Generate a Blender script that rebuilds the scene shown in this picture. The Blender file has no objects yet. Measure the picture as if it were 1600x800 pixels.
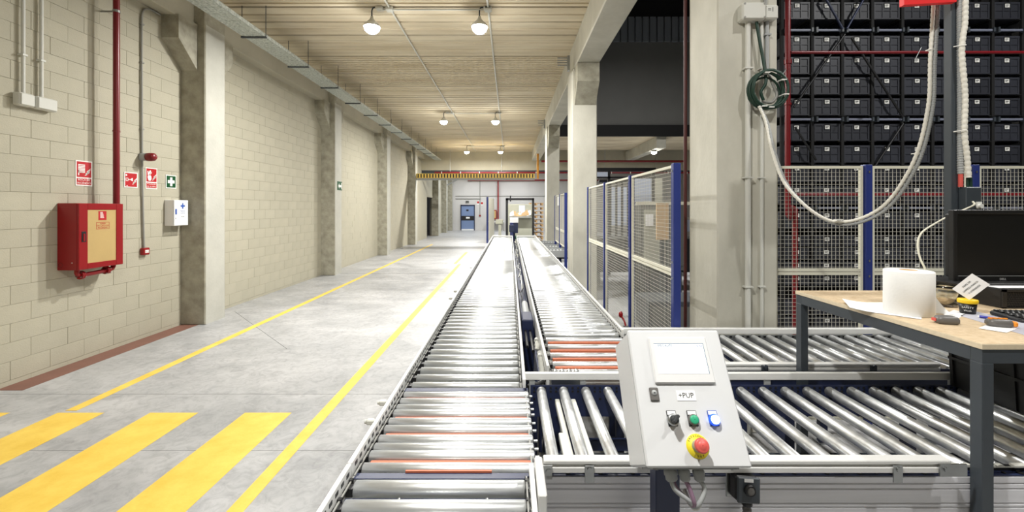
import bpy, bmesh, math, random
from mathutils import Vector, Matrix, Euler
random.seed(7)
SC = bpy.context.scene
COL = SC.collection
PI = math.pi

# ------------------------------------------------------------------ camera, world, exposure
CAM_H = 1.87
cam = bpy.data.objects.new('camera', bpy.data.cameras.new('camera'))
COL.objects.link(cam)
cam.location = (0, 0, CAM_H)
cam.rotation_euler = (PI / 2, 0, 0)
cam.data.sensor_width = 36
cam.data.lens = 667 / 1600 * 36
cam.data.shift_x = 0.0019
cam.data.shift_y = -0.04625
cam.data.clip_start = 0.05
cam.data.clip_end = 200
SC.camera = cam
world = bpy.data.worlds.new('world')
SC.world = world
world.use_nodes = True
world.node_tree.nodes['Background'].inputs[0].default_value = (0.75, 0.8, 0.9, 1)
world.node_tree.nodes['Background'].inputs[1].default_value = 0.04
SC.view_settings.view_transform = 'Standard'
SC.view_settings.look = 'None'
SC.view_settings.gamma = 1
SC.view_settings.use_curve_mapping = False
SC.view_settings.exposure = 0.78
LAMP_W = 130          # ceiling lamps over the aisle
FAR_W = 62           # lamps of the room beyond the header
HALL_W = 170           # high hall: desk lamp, and lamps added to brighten rack and wall
CEIL = 5.27

# ------------------------------------------------------------------ materials
def lin(c):
    return tuple(((v / 12.92) if v <= 0.04045 else ((v + 0.055) / 1.055) ** 2.4) for v in c)

def mat(name, col, rough=0.6, metal=0.0, var=0.0, scale=4.0, bump=0.0, bscale=60.0, rand=0.0, col2=None,
        stretch=(1, 1, 1), emit=0.0, coat=0.0, spec=None, rvar=0.0):
    m = bpy.data.materials.new(name)
    m.use_nodes = True
    nt = m.node_tree
    n, l = nt.nodes, nt.links
    p = n['Principled BSDF']
    c = lin(col) + (1,)
    p.inputs['Base Color'].default_value = c
    p.inputs['Roughness'].default_value = rough
    p.inputs['Metallic'].default_value = metal
    if coat: p.inputs['Coat Weight'].default_value = coat
    if spec is not None: p.inputs['Specular IOR Level'].default_value = spec
    if emit:
        p.inputs['Emission Color'].default_value = c
        p.inputs['Emission Strength'].default_value = emit
    tc = n.new('ShaderNodeTexCoord')
    mp = n.new('ShaderNodeMapping')
    mp.inputs['Scale'].default_value = stretch
    l.new(tc.outputs['Object'], mp.inputs['Vector'])
    out = None
    if var or col2:
        nz = n.new('ShaderNodeTexNoise')
        nz.inputs['Scale'].default_value = scale
        nz.inputs['Detail'].default_value = 6
        nz.inputs['Roughness'].default_value = 0.62
        l.new(mp.outputs['Vector'], nz.inputs['Vector'])
        ra = n.new('ShaderNodeValToRGB')
        c2 = lin(col2) if col2 else tuple(v * (1 - var) for v in c[:3])
        ra.color_ramp.elements[0].position = 0.32
        ra.color_ramp.elements[0].color = tuple(c2) + (1,)
        ra.color_ramp.elements[1].position = 0.66
        ra.color_ramp.elements[1].color = c
        l.new(nz.outputs['Fac'], ra.inputs['Fac'])
        out = ra.outputs['Color']
        if rvar:
            mr = n.new('ShaderNodeMapRange')
            mr.inputs['To Min'].default_value = rough - rvar
            mr.inputs['To Max'].default_value = rough + rvar
            l.new(nz.outputs['Fac'], mr.inputs['Value'])
            l.new(mr.outputs['Result'], p.inputs['Roughness'])
    if rand:
        oi = n.new('ShaderNodeObjectInfo')
        mr2 = n.new('ShaderNodeMapRange')
        mr2.inputs['To Min'].default_value = 1 - rand
        mr2.inputs['To Max'].default_value = 1.0
        l.new(oi.outputs['Random'], mr2.inputs['Value'])
        mx = n.new('ShaderNodeMix')
        mx.data_type = 'RGBA'; mx.blend_type = 'MULTIPLY'
        mx.inputs['Factor'].default_value = 1
        if out is not None: l.new(out, mx.inputs['A'])
        else: mx.inputs['A'].default_value = c
        l.new(mr2.outputs['Result'], mx.inputs['B'])
        out = mx.outputs['Result']
    if out is not None: l.new(out, p.inputs['Base Color'])
    if bump:
        nb = n.new('ShaderNodeTexNoise')
        nb.inputs['Scale'].default_value = bscale
        nb.inputs['Detail'].default_value = 4
        l.new(mp.outputs['Vector'], nb.inputs['Vector'])
        bp = n.new('ShaderNodeBump')
        bp.inputs['Strength'].default_value = bump
        bp.inputs['Distance'].default_value = 0.01
        l.new(nb.outputs['Fac'], bp.inputs['Height'])
        l.new(bp.outputs['Normal'], p.inputs['Normal'])
    return m

M = dict(
    block=mat('painted_block', (.715, .695, .62), .75, var=.07, scale=3, bump=.25, bscale=70, rand=.05),
    mortar=mat('mortar', (.66, .64, .565), .85),
    concrete=mat('concrete', (.68, .665, .60), .8, col2=(.54, .525, .465), scale=4.5, bump=.25, bscale=30),
    concrete_w=mat('concrete_pale', (.785, .775, .725), .75, col2=(.70, .69, .64), scale=1.7, stretch=(1, 1, .6), bump=.2, bscale=30),
    beamc=mat('concrete_beam', (.69, .67, .60), .8, var=.14, scale=1.2, bump=.2, bscale=30),
    lamplit=mat('concrete_lamplit', (.735, .73, .69), .75, var=.14, scale=2.5, bump=.2, bscale=30),  # brighter copy of the pillar concrete, with lamp light painted in
    plank=mat('ceiling_plank', (.885, .845, .755), .85, col2=(.77, .715, .61), scale=1.5, bump=.3, bscale=18, rand=.10, stretch=(.3, 1.5, 1)),
    hall=mat('dark_cladding', (.40, .40, .39), .7, var=.1, scale=.6),
    hallrib=mat('dark_corrugated', (.43, .45, .47), .55),
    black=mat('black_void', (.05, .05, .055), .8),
    farwall=mat('far_wall_paint', (.80, .79, .78), .7, var=.05, scale=.5),
    yellow=mat('yellow_paint', (.93, .80, .36), .55, col2=(.88, .73, .28), scale=5, bump=.1, bscale=40),
    brown=mat('redbrown_paint', (.50, .35, .30), .6, var=.15, scale=6),
    joint=mat('saw_cut', (.36, .36, .35), .9),
    roller=mat('zinc_roller', (.94, .95, .955), .37, .85, var=.16, scale=9, rvar=.07, stretch=(.6, 3, 3), rand=.1),
    steel=mat('zinc_plate', (.68, .69, .69), .38, 1.0, var=.2, scale=8),
    galv=mat('galvanised_tray', (.80, .82, .80), .45, .25, col2=(.55, .58, .56), scale=28),
    alu=mat('anodised_aluminium', (.86, .86, .85), .4, .08, var=.05, scale=5),
    alup=mat('aluminium_panel', (.90, .90, .92), .38, .15, var=.12, scale=3, stretch=(.5, 1, 14)),
    white=mat('white_powdercoat', (.90, .905, .905), .35, var=.02, scale=3),
    panelw=mat('panel_white', (.835, .84, .845), .4, var=.02, scale=3),
    bezel=mat('bezel_white', (.875, .875, .875), .35),
    cream=mat('cream_powdercoat', (.84, .83, .76), .45),
    wire=mat('cream_wire', (.74, .73, .69), .45),
    blue=mat('blue_powdercoat', (.14, .20, .47), .42, var=.1, scale=4),
    navy=mat('navy_frame', (.12, .16, .29), .45, var=.15, scale=5),
    slate=mat('slate_steel', (.235, .26, .285), .45, var=.12, scale=6),
    dark=mat('dark_plastic', (.09, .09, .10), .45),
    tote=mat('tote_plastic', (.205, .215, .25), .5, rand=.3, var=.15, scale=9),
    rackb=mat('rack_beam', (.47, .49, .56), .5),
    toted=mat('black_tote', (.075, .08, .085), .5, var=.2, scale=6),
    red=mat('red_enamel', (.56, .045, .075), .32, var=.05, scale=4),
    redp=mat('red_pipe', (.45, .045, .085), .35),
    drain=mat('dark_red_drain', (.28, .07, .07), .5),
    rsign=mat('sign_red', (.70, .06, .10), .5),
    bright=mat('bright_red_board', (.91, .18, .19), .5),
    wsign=mat('sign_white', (.92, .92, .90), .5),
    gsign=mat('sign_green', (.05, .30, .16), .5),
    tan=mat('tan_pane', (.76, .65, .43), .4, var=.1, scale=3),
    orange=mat('orange_belt', (.77, .43, .30), .6, var=.1, scale=8),
    hazy=mat('hazard_yellow', (.98, .84, .42), .5),
    post_o=mat('orange_post', (.85, .58, .15), .5),
    wood=mat('chipboard', (.80, .72, .60), .6, col2=(.72, .63, .50), scale=40, bump=.08, bscale=200),
    woode=mat('chipboard_edge', (.86, .80, .69), .7, var=.12, scale=60),
    paper=mat('paper', (.93, .93, .92), .85, bump=.08, bscale=90),
    sheet=mat('white_sheet', (.94, .94, .94), .8),
    greypaper=mat('grey_sheet', (.66, .66, .70), .7),
    card=mat('cardboard', (.80, .67, .50), .8, var=.15, scale=6),
    pvc=mat('grey_pvc', (.80, .80, .77), .5),
    pvcd=mat('dark_pvc', (.56, .56, .54), .5),
    corr=mat('grey_conduit', (.62, .63, .63), .5),
    spiral=mat('white_spiral', (.88, .87, .83), .5),
    green=mat('green_cable', (.06, .20, .15), .5),
    gbtn=mat('green_button', (.20, .64, .48), .35, emit=.05),
    bbtn=mat('blue_ring', (.15, .35, .95), .3, emit=.5),
    lit=mat('lit_lens', (.80, .93, 1.0), .3, emit=2.2),
    estop=mat('estop_red', (.83, .36, .33), .4),
    ydisc=mat('estop_yellow', (.96, .88, .20), .5),
    screen=mat('lit_screen', (.95, .96, .97), .3, emit=.22),
    ink=mat('ink', (.18, .19, .20), .7),
    inkb=mat('ink_blue', (.15, .32, .66), .6),
    inkc=mat('ink_cyan', (.13, .36, .50), .6),
    mon=mat('monitor_plastic', (.085, .085, .09), .4),
    monscr=mat('monitor_screen', (.045, .045, .048), .35),
    key=mat('key_plastic', (.13, .13, .14), .5),
    keyl=mat('key_legend', (.75, .75, .75), .6),
    yellowp=mat('yellow_lid', (.93, .77, .10), .45),
    penb=mat('pen_blue', (.12, .16, .62), .35),
    devg=mat('device_grey', (.40, .39, .38), .4),
    devo=mat('device_orange', (.95, .58, .14), .5),
    doorb=mat('door_blue', (.45, .53, .68), .5),
    copper=mat('beige_machine', (.66, .66, .60), .6, var=.1, scale=2),
    mgrey=mat('machine_grey', (.36, .37, .36), .6, var=.12, scale=2),
    board=mat('pale_board', (.80, .84, .92), .5),
    purple=mat('mauve_cable', (.55, .44, .52), .5),
    lamp=mat('lamp_lens', (1, .99, .96), .4, emit=40),
)

def glass_mat():
    m = bpy.data.materials.new('jar_glass'); m.use_nodes = True
    p = m.node_tree.nodes['Principled BSDF']
    p.inputs['Transmission Weight'].default_value = 1
    p.inputs['Roughness'].default_value = .06
    p.inputs['Base Color'].default_value = (.93, .95, .92, 1)
    return m
M['glass'] = glass_mat()

def plank_dirt_shade(m):
    """joint dirt, plus groove shade painted along the ribs of the precast planks (they run along X)"""
    nt = m.node_tree; n, l = nt.nodes, nt.links
    p = n['Principled BSDF']; src = p.inputs['Base Color'].links[0].from_socket
    tc = n.new('ShaderNodeTexCoord'); sp = n.new('ShaderNodeSeparateXYZ'); l.new(tc.outputs['Object'], sp.inputs['Vector'])
    nz = n.new('ShaderNodeTexNoise'); nz.inputs['Scale'].default_value = 3; nz.inputs['Detail'].default_value = 5
    l.new(tc.outputs['Object'], nz.inputs['Vector'])
    ad = n.new('ShaderNodeMath'); ad.operation = 'MULTIPLY_ADD'; ad.inputs[1].default_value = .05; l.new(nz.outputs['Fac'], ad.inputs[0]); l.new(sp.outputs['Y'], ad.inputs[2])
    ra = n.new('ShaderNodeValToRGB'); e = ra.color_ramp.elements
    dv = n.new('ShaderNodeMath'); dv.operation = 'DIVIDE'; dv.inputs[1].default_value = 1.22; l.new(ad.outputs[0], dv.inputs[0]); l.new(dv.outputs[0], ra.inputs['Fac'])
    stops = [(0, .5), (.045, .62), (.07, 1), (.23, .97), (.25, .72), (.27, 1), (.36, .95), (.375, .78), (.39, 1), (.50, .98), (.515, .66), (.535, 1), (.63, .96), (.645, .76), (.66, 1), (.80, .97), (.82, .7), (.84, 1), (.95, .95), (1, .55)]  # outer stops are joint dirt, inner ones painted groove shade
    e[0].position, e[0].color = 0, (stops[0][1],) * 3 + (1,)
    e[1].position, e[1].color = 1, (stops[-1][1],) * 3 + (1,)
    for q, v in stops[1:-1]: e.new(q).color = (v, v * .985, v * .95, 1)
    mx = n.new('ShaderNodeMix'); mx.data_type = 'RGBA'; mx.blend_type = 'MULTIPLY'; mx.inputs['Factor'].default_value = .75
    l.new(src, mx.inputs['A']); l.new(ra.outputs['Color'], mx.inputs['B']); l.new(mx.outputs['Result'], p.inputs['Base Color'])
plank_dirt_shade(M['plank'])

def floor_mat():
    m = bpy.data.materials.new('polished_concrete'); m.use_nodes = True
    nt = m.node_tree; n, l = nt.nodes, nt.links
    p = n['Principled BSDF']
    tc = n.new('ShaderNodeTexCoord')
    def noise(scale, detail, rough, dist=0, st=(1, 1, 1)):
        mp = n.new('ShaderNodeMapping'); mp.inputs['Scale'].default_value = st
        l.new(tc.outputs['Object'], mp.inputs['Vector'])
        z = n.new('ShaderNodeTexNoise'); z.inputs['Scale'].default_value = scale
        z.inputs['Detail'].default_value = detail; z.inputs['Roughness'].default_value = rough
        z.inputs['Distortion'].default_value = dist
        l.new(mp.outputs['Vector'], z.inputs['Vector']); return z
    a = noise(1.1, 9, .62, .6, (1, 1.4, 1)); b = noise(9, 6, .7, 1.2, (1, 1, 1))
    r1 = n.new('ShaderNodeValToRGB')
    r1.color_ramp.elements[0].position = .3; r1.color_ramp.elements[0].color = lin((.60, .605, .61)) + (1,)
    r1.color_ramp.elements[1].position = .68; r1.color_ramp.elements[1].color = lin((.735, .735, .735)) + (1,)
    l.new(a.outputs['Fac'], r1.inputs['Fac'])
    r2 = n.new('ShaderNodeValToRGB')
    r2.color_ramp.elements[0].position = .32; r2.color_ramp.elements[0].color = (.70, .70, .71, 1)
    r2.color_ramp.elements[1].position = .56; r2.color_ramp.elements[1].color = (1, 1, 1, 1)
    l.new(b.outputs['Fac'], r2.inputs['Fac'])
    mx = n.new('ShaderNodeMix'); mx.data_type = 'RGBA'; mx.blend_type = 'MULTIPLY'; mx.inputs['Factor'].default_value = .85
    l.new(r1.outputs['Color'], mx.inputs['A']); l.new(r2.outputs['Color'], mx.inputs['B'])
    l.new(mx.outputs['Result'], p.inputs['Base Color'])
    mr = n.new('ShaderNodeMapRange'); mr.inputs['To Min'].default_value = .30; mr.inputs['To Max'].default_value = .55
    l.new(a.outputs['Fac'], mr.inputs['Value']); l.new(mr.outputs['Result'], p.inputs['Roughness'])
    return m
M['floor'] = floor_mat()

# ------------------------------------------------------------------ mesh helpers
class MB:
    def __init__(s): s.v = []; s.f = []; s.sm = []
    def add(s, vs, fs, smooth=False):
        o = len(s.v); s.v += [tuple(p) for p in vs]
        for f in fs: s.f.append(tuple(i + o for i in f)); s.sm.append(smooth)
        return s
    def box(s, x0, x1, y0, y1, z0, z1, b=0.0, R=None):
        if x0 > x1: x0, x1 = x1, x0
        if y0 > y1: y0, y1 = y1, y0
        if z0 > z1: z0, z1 = z1, z0
        b = min(b, (x1 - x0) * .45, (y1 - y0) * .45, (z1 - z0) * .45)
        if b <= 0:
            vs = [(x, y, z) for x in (x0, x1) for y in (y0, y1) for z in (z0, z1)]
            fs = [(0, 1, 3, 2), (4, 6, 7, 5), (0, 4, 5, 1), (2, 3, 7, 6), (0, 2, 6, 4), (1, 5, 7, 3)]
        else:
            bm = bmesh.new(); bmesh.ops.create_cube(bm, size=1)
            for v in bm.verts:
                v.co = Vector(((x0 + x1) / 2 + v.co.x * (x1 - x0), (y0 + y1) / 2 + v.co.y * (y1 - y0), (z0 + z1) / 2 + v.co.z * (z1 - z0)))
            bmesh.ops.bevel(bm, geom=bm.edges[:], offset=b, segments=1, affect='EDGES', profile=.5)
            bm.verts.index_update()
            vs = [v.co[:] for v in bm.verts]; fs = [[v.index for v in f.verts] for f in bm.faces]; bm.free()
        if R is not None: vs = [tuple(R @ Vector(p)) for p in vs]
        return s.add(vs, fs)
    def cyl(s, p0, p1, r, n=16, r1=None, caps=True):
        p0, p1 = Vector(p0), Vector(p1); r1 = r if r1 is None else r1
        d = (p1 - p0).normalized(); a = d.orthogonal().normalized(); b = d.cross(a)
        vs = []
        for p, q in ((p0, r), (p1, r1)):
            for i in range(n):
                t = 2 * PI * i / n; vs.append(p + a * (q * math.cos(t)) + b * (q * math.sin(t)))
        s.add(vs, [(i, (i + 1) % n, n + (i + 1) % n, n + i) for i in range(n)], True)
        if caps: s.add(vs, [tuple(range(n))[::-1], tuple(range(n, 2 * n))])
        return s
    def tube(s, pts, r, n=8, caps=True):
        pts = [Vector(p) for p in pts]
        rs = r if isinstance(r, (list, tuple)) else [r] * len(pts)
        up = None; vs = []
        for i, p in enumerate(pts):
            d = (pts[min(i + 1, len(pts) - 1)] - pts[max(i - 1, 0)])
            d = d.normalized() if d.length > 1e-9 else Vector((0, 0, 1))
            if up is None: up = d.orthogonal().normalized()
            else:
                up = up - d * up.dot(d)
                up = up.normalized() if up.length > 1e-6 else d.orthogonal().normalized()
            b = d.cross(up)
            for k in range(n):
                t = 2 * PI * k / n; vs.append(p + up * (rs[i] * math.cos(t)) + b * (rs[i] * math.sin(t)))
        fs = []
        for i in range(len(pts) - 1):
            for k in range(n):
                fs.append((i * n + k, i * n + (k + 1) % n, (i + 1) * n + (k + 1) % n, (i + 1) * n + k))
        s.add(vs, fs, True)
        if caps: s.add(vs, [tuple(range(n))[::-1], tuple(range((len(pts) - 1) * n, len(pts) * n))])
        return s
    def lathe(s, prof, c=(0, 0, 0), n=24, axis='z', R=None):
        vs = []
        for r, h in prof:
            for i in range(n):
                t = 2 * PI * i / n; x, y = r * math.cos(t), r * math.sin(t)
                p = (x, y, h) if axis == 'z' else ((x, h, y) if axis == 'y' else (h, x, y))
                p = Vector(p)
                if R is not None: p = R @ p
                vs.append(p + Vector(c))
        fs = []
        for j in range(len(prof) - 1):
            for i in range(n):
                fs.append((j * n + i, j * n + (i + 1) % n, (j + 1) * n + (i + 1) % n, (j + 1) * n + i))
        s.add(vs, fs, True)
        return s
    def prism(s, poly, axis, a, b):
        """extrude a 2-D polygon along an axis from a to b; poly gives the two other coordinates in x,y,z order"""
        def P(q, h): return (h, q[0], q[1]) if axis == 'x' else ((q[0], h, q[1]) if axis == 'y' else (q[0], q[1], h))
        n = len(poly)
        vs = [P(q, a) for q in poly] + [P(q, b) for q in poly]
        fs = [tuple(range(n))[::-1], tuple(range(n, 2 * n))] + [(i, (i + 1) % n, n + (i + 1) % n, n + i) for i in range(n)]
        return s.add(vs, fs)
    def ball(s, c, r, n=12, sx=1, sy=1, sz=1):
        m = n // 2
        s2 = MB(); prof = [(max(r * math.sin(PI * j / m), 1e-5), -r * math.cos(PI * j / m)) for j in range(m + 1)]
        s2.lathe(prof, n=n)
        return s.add([(c[0] + x * sx, c[1] + y * sy, c[2] + z * sz) for x, y, z in s2.v], s2.f, True)
    def mesh(s, name, m, off=(0, 0, 0)):
        me = bpy.data.meshes.new(name)
        me.from_pydata([(x - off[0], y - off[1], z - off[2]) for x, y, z in s.v], [], s.f)
        me.polygons.foreach_set('use_smooth', s.sm)
        bm = bmesh.new(); bm.from_mesh(me); bmesh.ops.recalc_face_normals(bm, faces=bm.faces[:]); bm.to_mesh(me); bm.free()
        me.materials.append(M[m] if isinstance(m, str) else m)
        me.update()
        return me

WLOC = {}          # world origin of every unrotated holder (rotated ones work in local coordinates)
LOCAL = set()
def tags(o, label=None, cat=None, group=None, kind=None):
    if label: o['label'] = label
    if cat: o['category'] = cat
    if group: o['group'] = group
    if kind: o['kind'] = kind
    return o
def thing(name, label, cat, loc=(0, 0, 0), group=None, kind=None, rot=None):
    o = bpy.data.objects.new(name, None); COL.objects.link(o)
    o.empty_display_size = .1
    o.location = loc; WLOC[o.name] = Vector(loc)
    if rot is not None: o.rotation_euler = rot; LOCAL.add(o.name); WLOC[o.name] = Vector((0, 0, 0))
    return tags(o, label, cat, group, kind)
def obj(name, mb, m, parent=None, label=None, cat=None, group=None, kind=None):
    if parent is not None: off = WLOC[parent.name]
    else:
        xs, ys, zs = zip(*mb.v); off = Vector(((min(xs) + max(xs)) / 2, (min(ys) + max(ys)) / 2, min(zs)))
    o = bpy.data.objects.new(name, mb.mesh(name, m, off)); COL.objects.link(o)
    if parent is not None:
        o.parent = parent; WLOC[o.name] = off
        if parent.name in LOCAL: LOCAL.add(o.name)
    else: o.location = off; WLOC[o.name] = off
    return tags(o, label, cat, group, kind)
def inst(name, me, parent, loc, rot=None, scale=None):
    """a part sharing mesh data; loc in world (or in the holder's local frame if it is rotated)"""
    o = bpy.data.objects.new(name, me); COL.objects.link(o)
    o.parent = parent; o.location = Vector(loc) - WLOC[parent.name]; WLOC[o.name] = Vector(loc)
    if rot is not None: o.rotation_euler = rot
    if scale is not None: o.scale = scale
    return o
def dup(root, loc, label=None):
    r = root.copy(); COL.objects.link(r); r.location = loc
    if label: r['label'] = label
    for ch in list(root.children):
        c = ch.copy(); COL.objects.link(c); c.parent = r
        for g in list(ch.children):
            d = g.copy(); COL.objects.link(d); d.parent = c
    return r
_fc = {}
def text_mb(body, size, align='CENTER'):
    cu = bpy.data.curves.new('t', 'FONT'); cu.body = body; cu.size = size
    cu.align_x = align; cu.align_y = 'CENTER'; cu.extrude = .0003; cu.resolution_u = 2
    o = bpy.data.objects.new('t', cu); COL.objects.link(o)
    dg = bpy.context.evaluated_depsgraph_get(); dg.update()
    me = bpy.data.meshes.new_from_object(o.evaluated_get(dg))
    mb = MB(); mb.add([v.co[:] for v in me.vertices], [tuple(p.vertices) for p in me.polygons])
    bpy.data.objects.remove(o); bpy.data.curves.remove(cu); bpy.data.meshes.remove(me)
    return mb
def place(mb, o, xd, ud):
    """map local (x,y,z) of a flat drawing to origin o, right xd, up ud, outwards their cross product"""
    xd, ud = Vector(xd), Vector(ud); nd = xd.cross(ud); o = Vector(o)
    mb.v = [tuple(o + xd * x + ud * y + nd * z) for x, y, z in mb.v]
    return mb
def text(body, size, m, parent, o, xd, ud, align='CENTER', name='lettering'):
    return obj(name, place(text_mb(body, size, align), o, xd, ud), m, parent)
def flat(polys, h=.0006):
    mb = MB()
    for p in polys: mb.prism(p, 'z', 0, h)
    return mb
def spline(pts, k=8):
    pts = [Vector(p) for p in pts]; q = [pts[0]] + pts + [pts[-1]]; out = []
    for i in range(1, len(q) - 2):
        for j in range(k):
            t = j / k; a, b, c, d = q[i - 1], q[i], q[i + 1], q[i + 2]
            out.append(.5 * ((2 * b) + (c - a) * t + (2 * a - 5 * b + 4 * c - d) * t * t + (3 * b - a - 3 * c + d) * t ** 3))
    out.append(pts[-1]); return out
def at(u, v, Y):
    return Vector(((u - 797) / 667 * Y, Y, CAM_H + (326 - v) / 667 * Y))
def light(name, loc, watts, size, col=(1, .985, .95), rot=(0, 0, 0)):
    d = bpy.data.lights.new(name, 'AREA'); d.shape = 'DISK'; d.size = size; d.energy = watts; d.color = col
    o = bpy.data.objects.new(name, d); COL.objects.link(o); o.location = loc; o.rotation_euler = rot
    return o

# ================================================================== STRUCTURE
WX = -5.3
# ---- floor with its painted marks
fl = obj('floor', MB().box(-9, 22, -7, 37.5, -.2, 0), 'floor', label='polished pale grey concrete warehouse floor', cat='floor', kind='structure')
for a, b in ((-5.0, -4.58), (-4.14, -3.717), (-3.295, -2.855), (-2.427, -2.001)):
    obj('zebra_bar', MB().box(a, b, 1.2, 3.91, 0, .002), 'yellow', fl)
obj('lane_line', MB().box(-4.115, -4.01, 3.95, 22.3, 0, .002), 'yellow', fl)
obj('lane_line', MB().box(-1.75, -1.645, 0.5, 14.45, 0, .002), 'yellow', fl)
obj('lane_line', MB().box(-1.92, -1.81, 14.45, 18.3, 0, .002), 'yellow', fl)
obj('kerb_strip', MB().box(WX + .012, -5.015, 4.39, 7.0, 0, .003), 'brown', fl)
obj('saw_cut', MB().prism([(-5.0, 7.75), (-4.996, 7.753), (-2.97, 5.69), (-2.973, 5.687)], 'z', 0, .001), 'joint', fl)
obj('saw_cut', MB().box(-5.2, -.8, 4.30, 4.303, 0, .001), 'joint', fl)
obj('saw_cut', MB().box(-5.2, -.8, 3.30, 3.302, 0, .001), 'joint', fl)
obj('saw_cut', MB().box(-5.2, -.8, 12.3, 12.31, 0, .0015), 'joint', fl)

# ---- left wall: five bays of painted concrete blocks between the pillars
BL, BH, PH = .392, .2, 4.523
_bm = {}
def block_mesh(L, h):
    k = (round(L, 3), round(h, 3))
    if k not in _bm:
        _bm[k] = MB().box(-.02, .0055, .001, k[0] - .001, .001, k[1] - .001, .0022).mesh('block', 'block')
    return _bm[k]
def wall_bay(name, y0, y1, ytop, individual_from, label):
    w = obj(name, MB().box(WX - .25, WX - .004, y0, y1, 0, ytop), 'mortar', label=label, cat='wall', kind='structure')
    rest = MB(); zs = [0, .05]
    while zs[-1] < ytop - .01: zs.append(min(zs[-1] + BH, ytop))
    for r in range(len(zs) - 1):
        z0, h = zs[r], zs[r + 1] - zs[r]
        ph = PH + (BL / 2 if r % 2 == 0 else 0)
        k = math.floor((y0 - ph) / BL)
        while ph + k * BL < y1:
            a, b = max(ph + k * BL, y0), min(ph + (k + 1) * BL, y1)
            k += 1
            if b - a < .02: continue
            dx = random.uniform(-.0022, .0013)
            if individual_from is not None and a >= individual_from and h > .1:
                inst('block', block_mesh(b - a, h), w, (WX + dx, a, z0))
            else:
                rest.box(WX - .02 + dx, WX + .0055 + dx, a + .001, b - .001, z0 + .001, z0 + h - .001)
    if rest.v: obj('block_courses', rest, 'block', w, kind='stuff')
PY = [6.87 + 5.09 * k for k in range(4)]
PD = .49
wall_bay('wall_left', -7, PY[0], CEIL, 3.6, 'beige painted block wall behind the red hose cabinet')
wall_bay('wall_left', PY[0] + PD, PY[1], CEIL, 0, 'beige block wall bay between the two nearest wall pillars')
wall_bay('wall_left', PY[1] + PD, PY[2], CEIL, None, 'beige block wall bay past the pillar with the exit sign')
wall_bay('wall_left', PY[2] + PD, PY[3], CEIL, None, 'beige block wall bay before the last aisle pillar')
# ---- left pillars with corbels
def pillar_left(y, label, corbel=True):
    p = obj('pillar', MB().box(WX - .1, -4.91, y, y + PD, 0, CEIL, .012), 'concrete', label=label, cat='pillar', kind='structure')
    if corbel:
        for s in (0, 1):
            poly = [(y, 4.83), (y - .39, 4.83), (y - .39, 4.47), (y, 4.09)]
            if s: poly = [(2 * y + PD - a, b) for a, b in poly]
            obj('corbel', MB().prism(poly, 'x', WX, -5.03), 'concrete', p)
    obj('lamplit_face', MB().box(-4.9105, -4.908, y + .02, y + PD - .02, 0, 4.84), 'lamplit', p)  # lamp-side face coloured lighter to paint the light falling on it
    return p
for i, lb in enumerate(('concrete wall pillar beside the first-aid box', 'concrete wall pillar carrying the small green exit sign',
                        'third concrete wall pillar along the aisle', 'fourth concrete wall pillar, where the hazard beam ends')):
    pillar_left(PY[i], lb)
# ---- beam on the corbels of the left wall
obj('beam', MB().box(WX, -5.08, -7, 25.5, 4.82, CEIL, .01), 'beamc', label='long concrete edge beam on top of the left block wall', cat='beam', kind='structure')
# ---- ceiling of the aisle: precast planks
ce = obj('ceiling', MB().box(WX - .2, 1.8, -7, 25.5, CEIL + .2, CEIL + .35), 'concrete', label='aisle ceiling of stained precast concrete planks', cat='ceiling', kind='structure')
def plank_mesh(kind):
    w = 1.17; ys = [0]; prof = []
    def groove(y, d, g): prof.extend([(y - g, 0), (y - g * .55, d * 3), (y + g * .55, d * 3), (y + g, 0)])
    prof.append((.010, .07)); prof.append((.022, 0))
    rr = random.Random(kind)
    if kind == 0: gs = [(.39, .006), (.78, .006)]
    elif kind == 1: gs = [(.13 * k, .016) for k in range(1, 9)]
    elif kind == 2: gs = [(.29, .012), (.58, .02), (.88, .01)]
    else: gs = [(.2, .006), (.37, .014), (.5, .012), (.97, .008)]
    for y, d in gs: groove(y, d, .028)
    prof += [(w - .022, 0), (w - .010, .07), (w - .010, .19), (.010, .19)]
    return MB().prism(prof, 'x', WX - .1, 1.75).mesh('ceiling_plank', 'plank')
pm = [plank_mesh(k) for k in range(4)]
seq = {13: 0, 14: 1, 15: 1, 16: 3, 12: 2, 17: 2}
k, y = 0, -7.0
y = 7.2 - 1.17 * 12
while y < 25.4:
    inst('ceiling_plank', pm[seq.get(k, (k * 7) % 4)], ce, (0, y, CEIL + random.uniform(0, .004)))
    y += 1.17; k += 1
# ---- right-hand beam and its pillars
BZ = CAM_H + 2.858
obj('beam', MB().box(1.309, 1.755, -7, 25.5, BZ, CEIL + .3, .015), 'concrete_w', label='deep concrete beam along the open side of the aisle', cat='beam', kind='structure')
def pillar_right(y, x0, x1, y1, label):
    p = obj('pillar', MB().box(x0, x1, y, y1, 0, BZ, .015), 'concrete_w', label=label, cat='pillar', kind='structure')
    poly = [(y, BZ - .004), (y - .38, BZ - .004), (y - .38, BZ - .37), (y, BZ - .75)]
    obj('corbel', MB().prism(poly, 'x', x0 + .05, x1 - .03), 'concrete', p)
    obj('tie_plate', MB().box(x0 - .10, x0 - .05, y - .05, y + .05, BZ - .05, BZ + .25), 'steel', p)
    br = MB()
    for q in range(4): br.box(x0 - .30, x0 - .10, y + .02, y + .035, BZ + .06 + q * .05, BZ + .085 + q * .05)
    obj('bracket', br, 'steel', p)
pillar_right(8.7, 1.265, 1.774, 9.37, 'concrete pillar between the mesh fence and the rollers')
pillar_right(14.95, 1.278, 1.73, 15.6, 'farther concrete pillar beside the two lanes of rollers')
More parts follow.
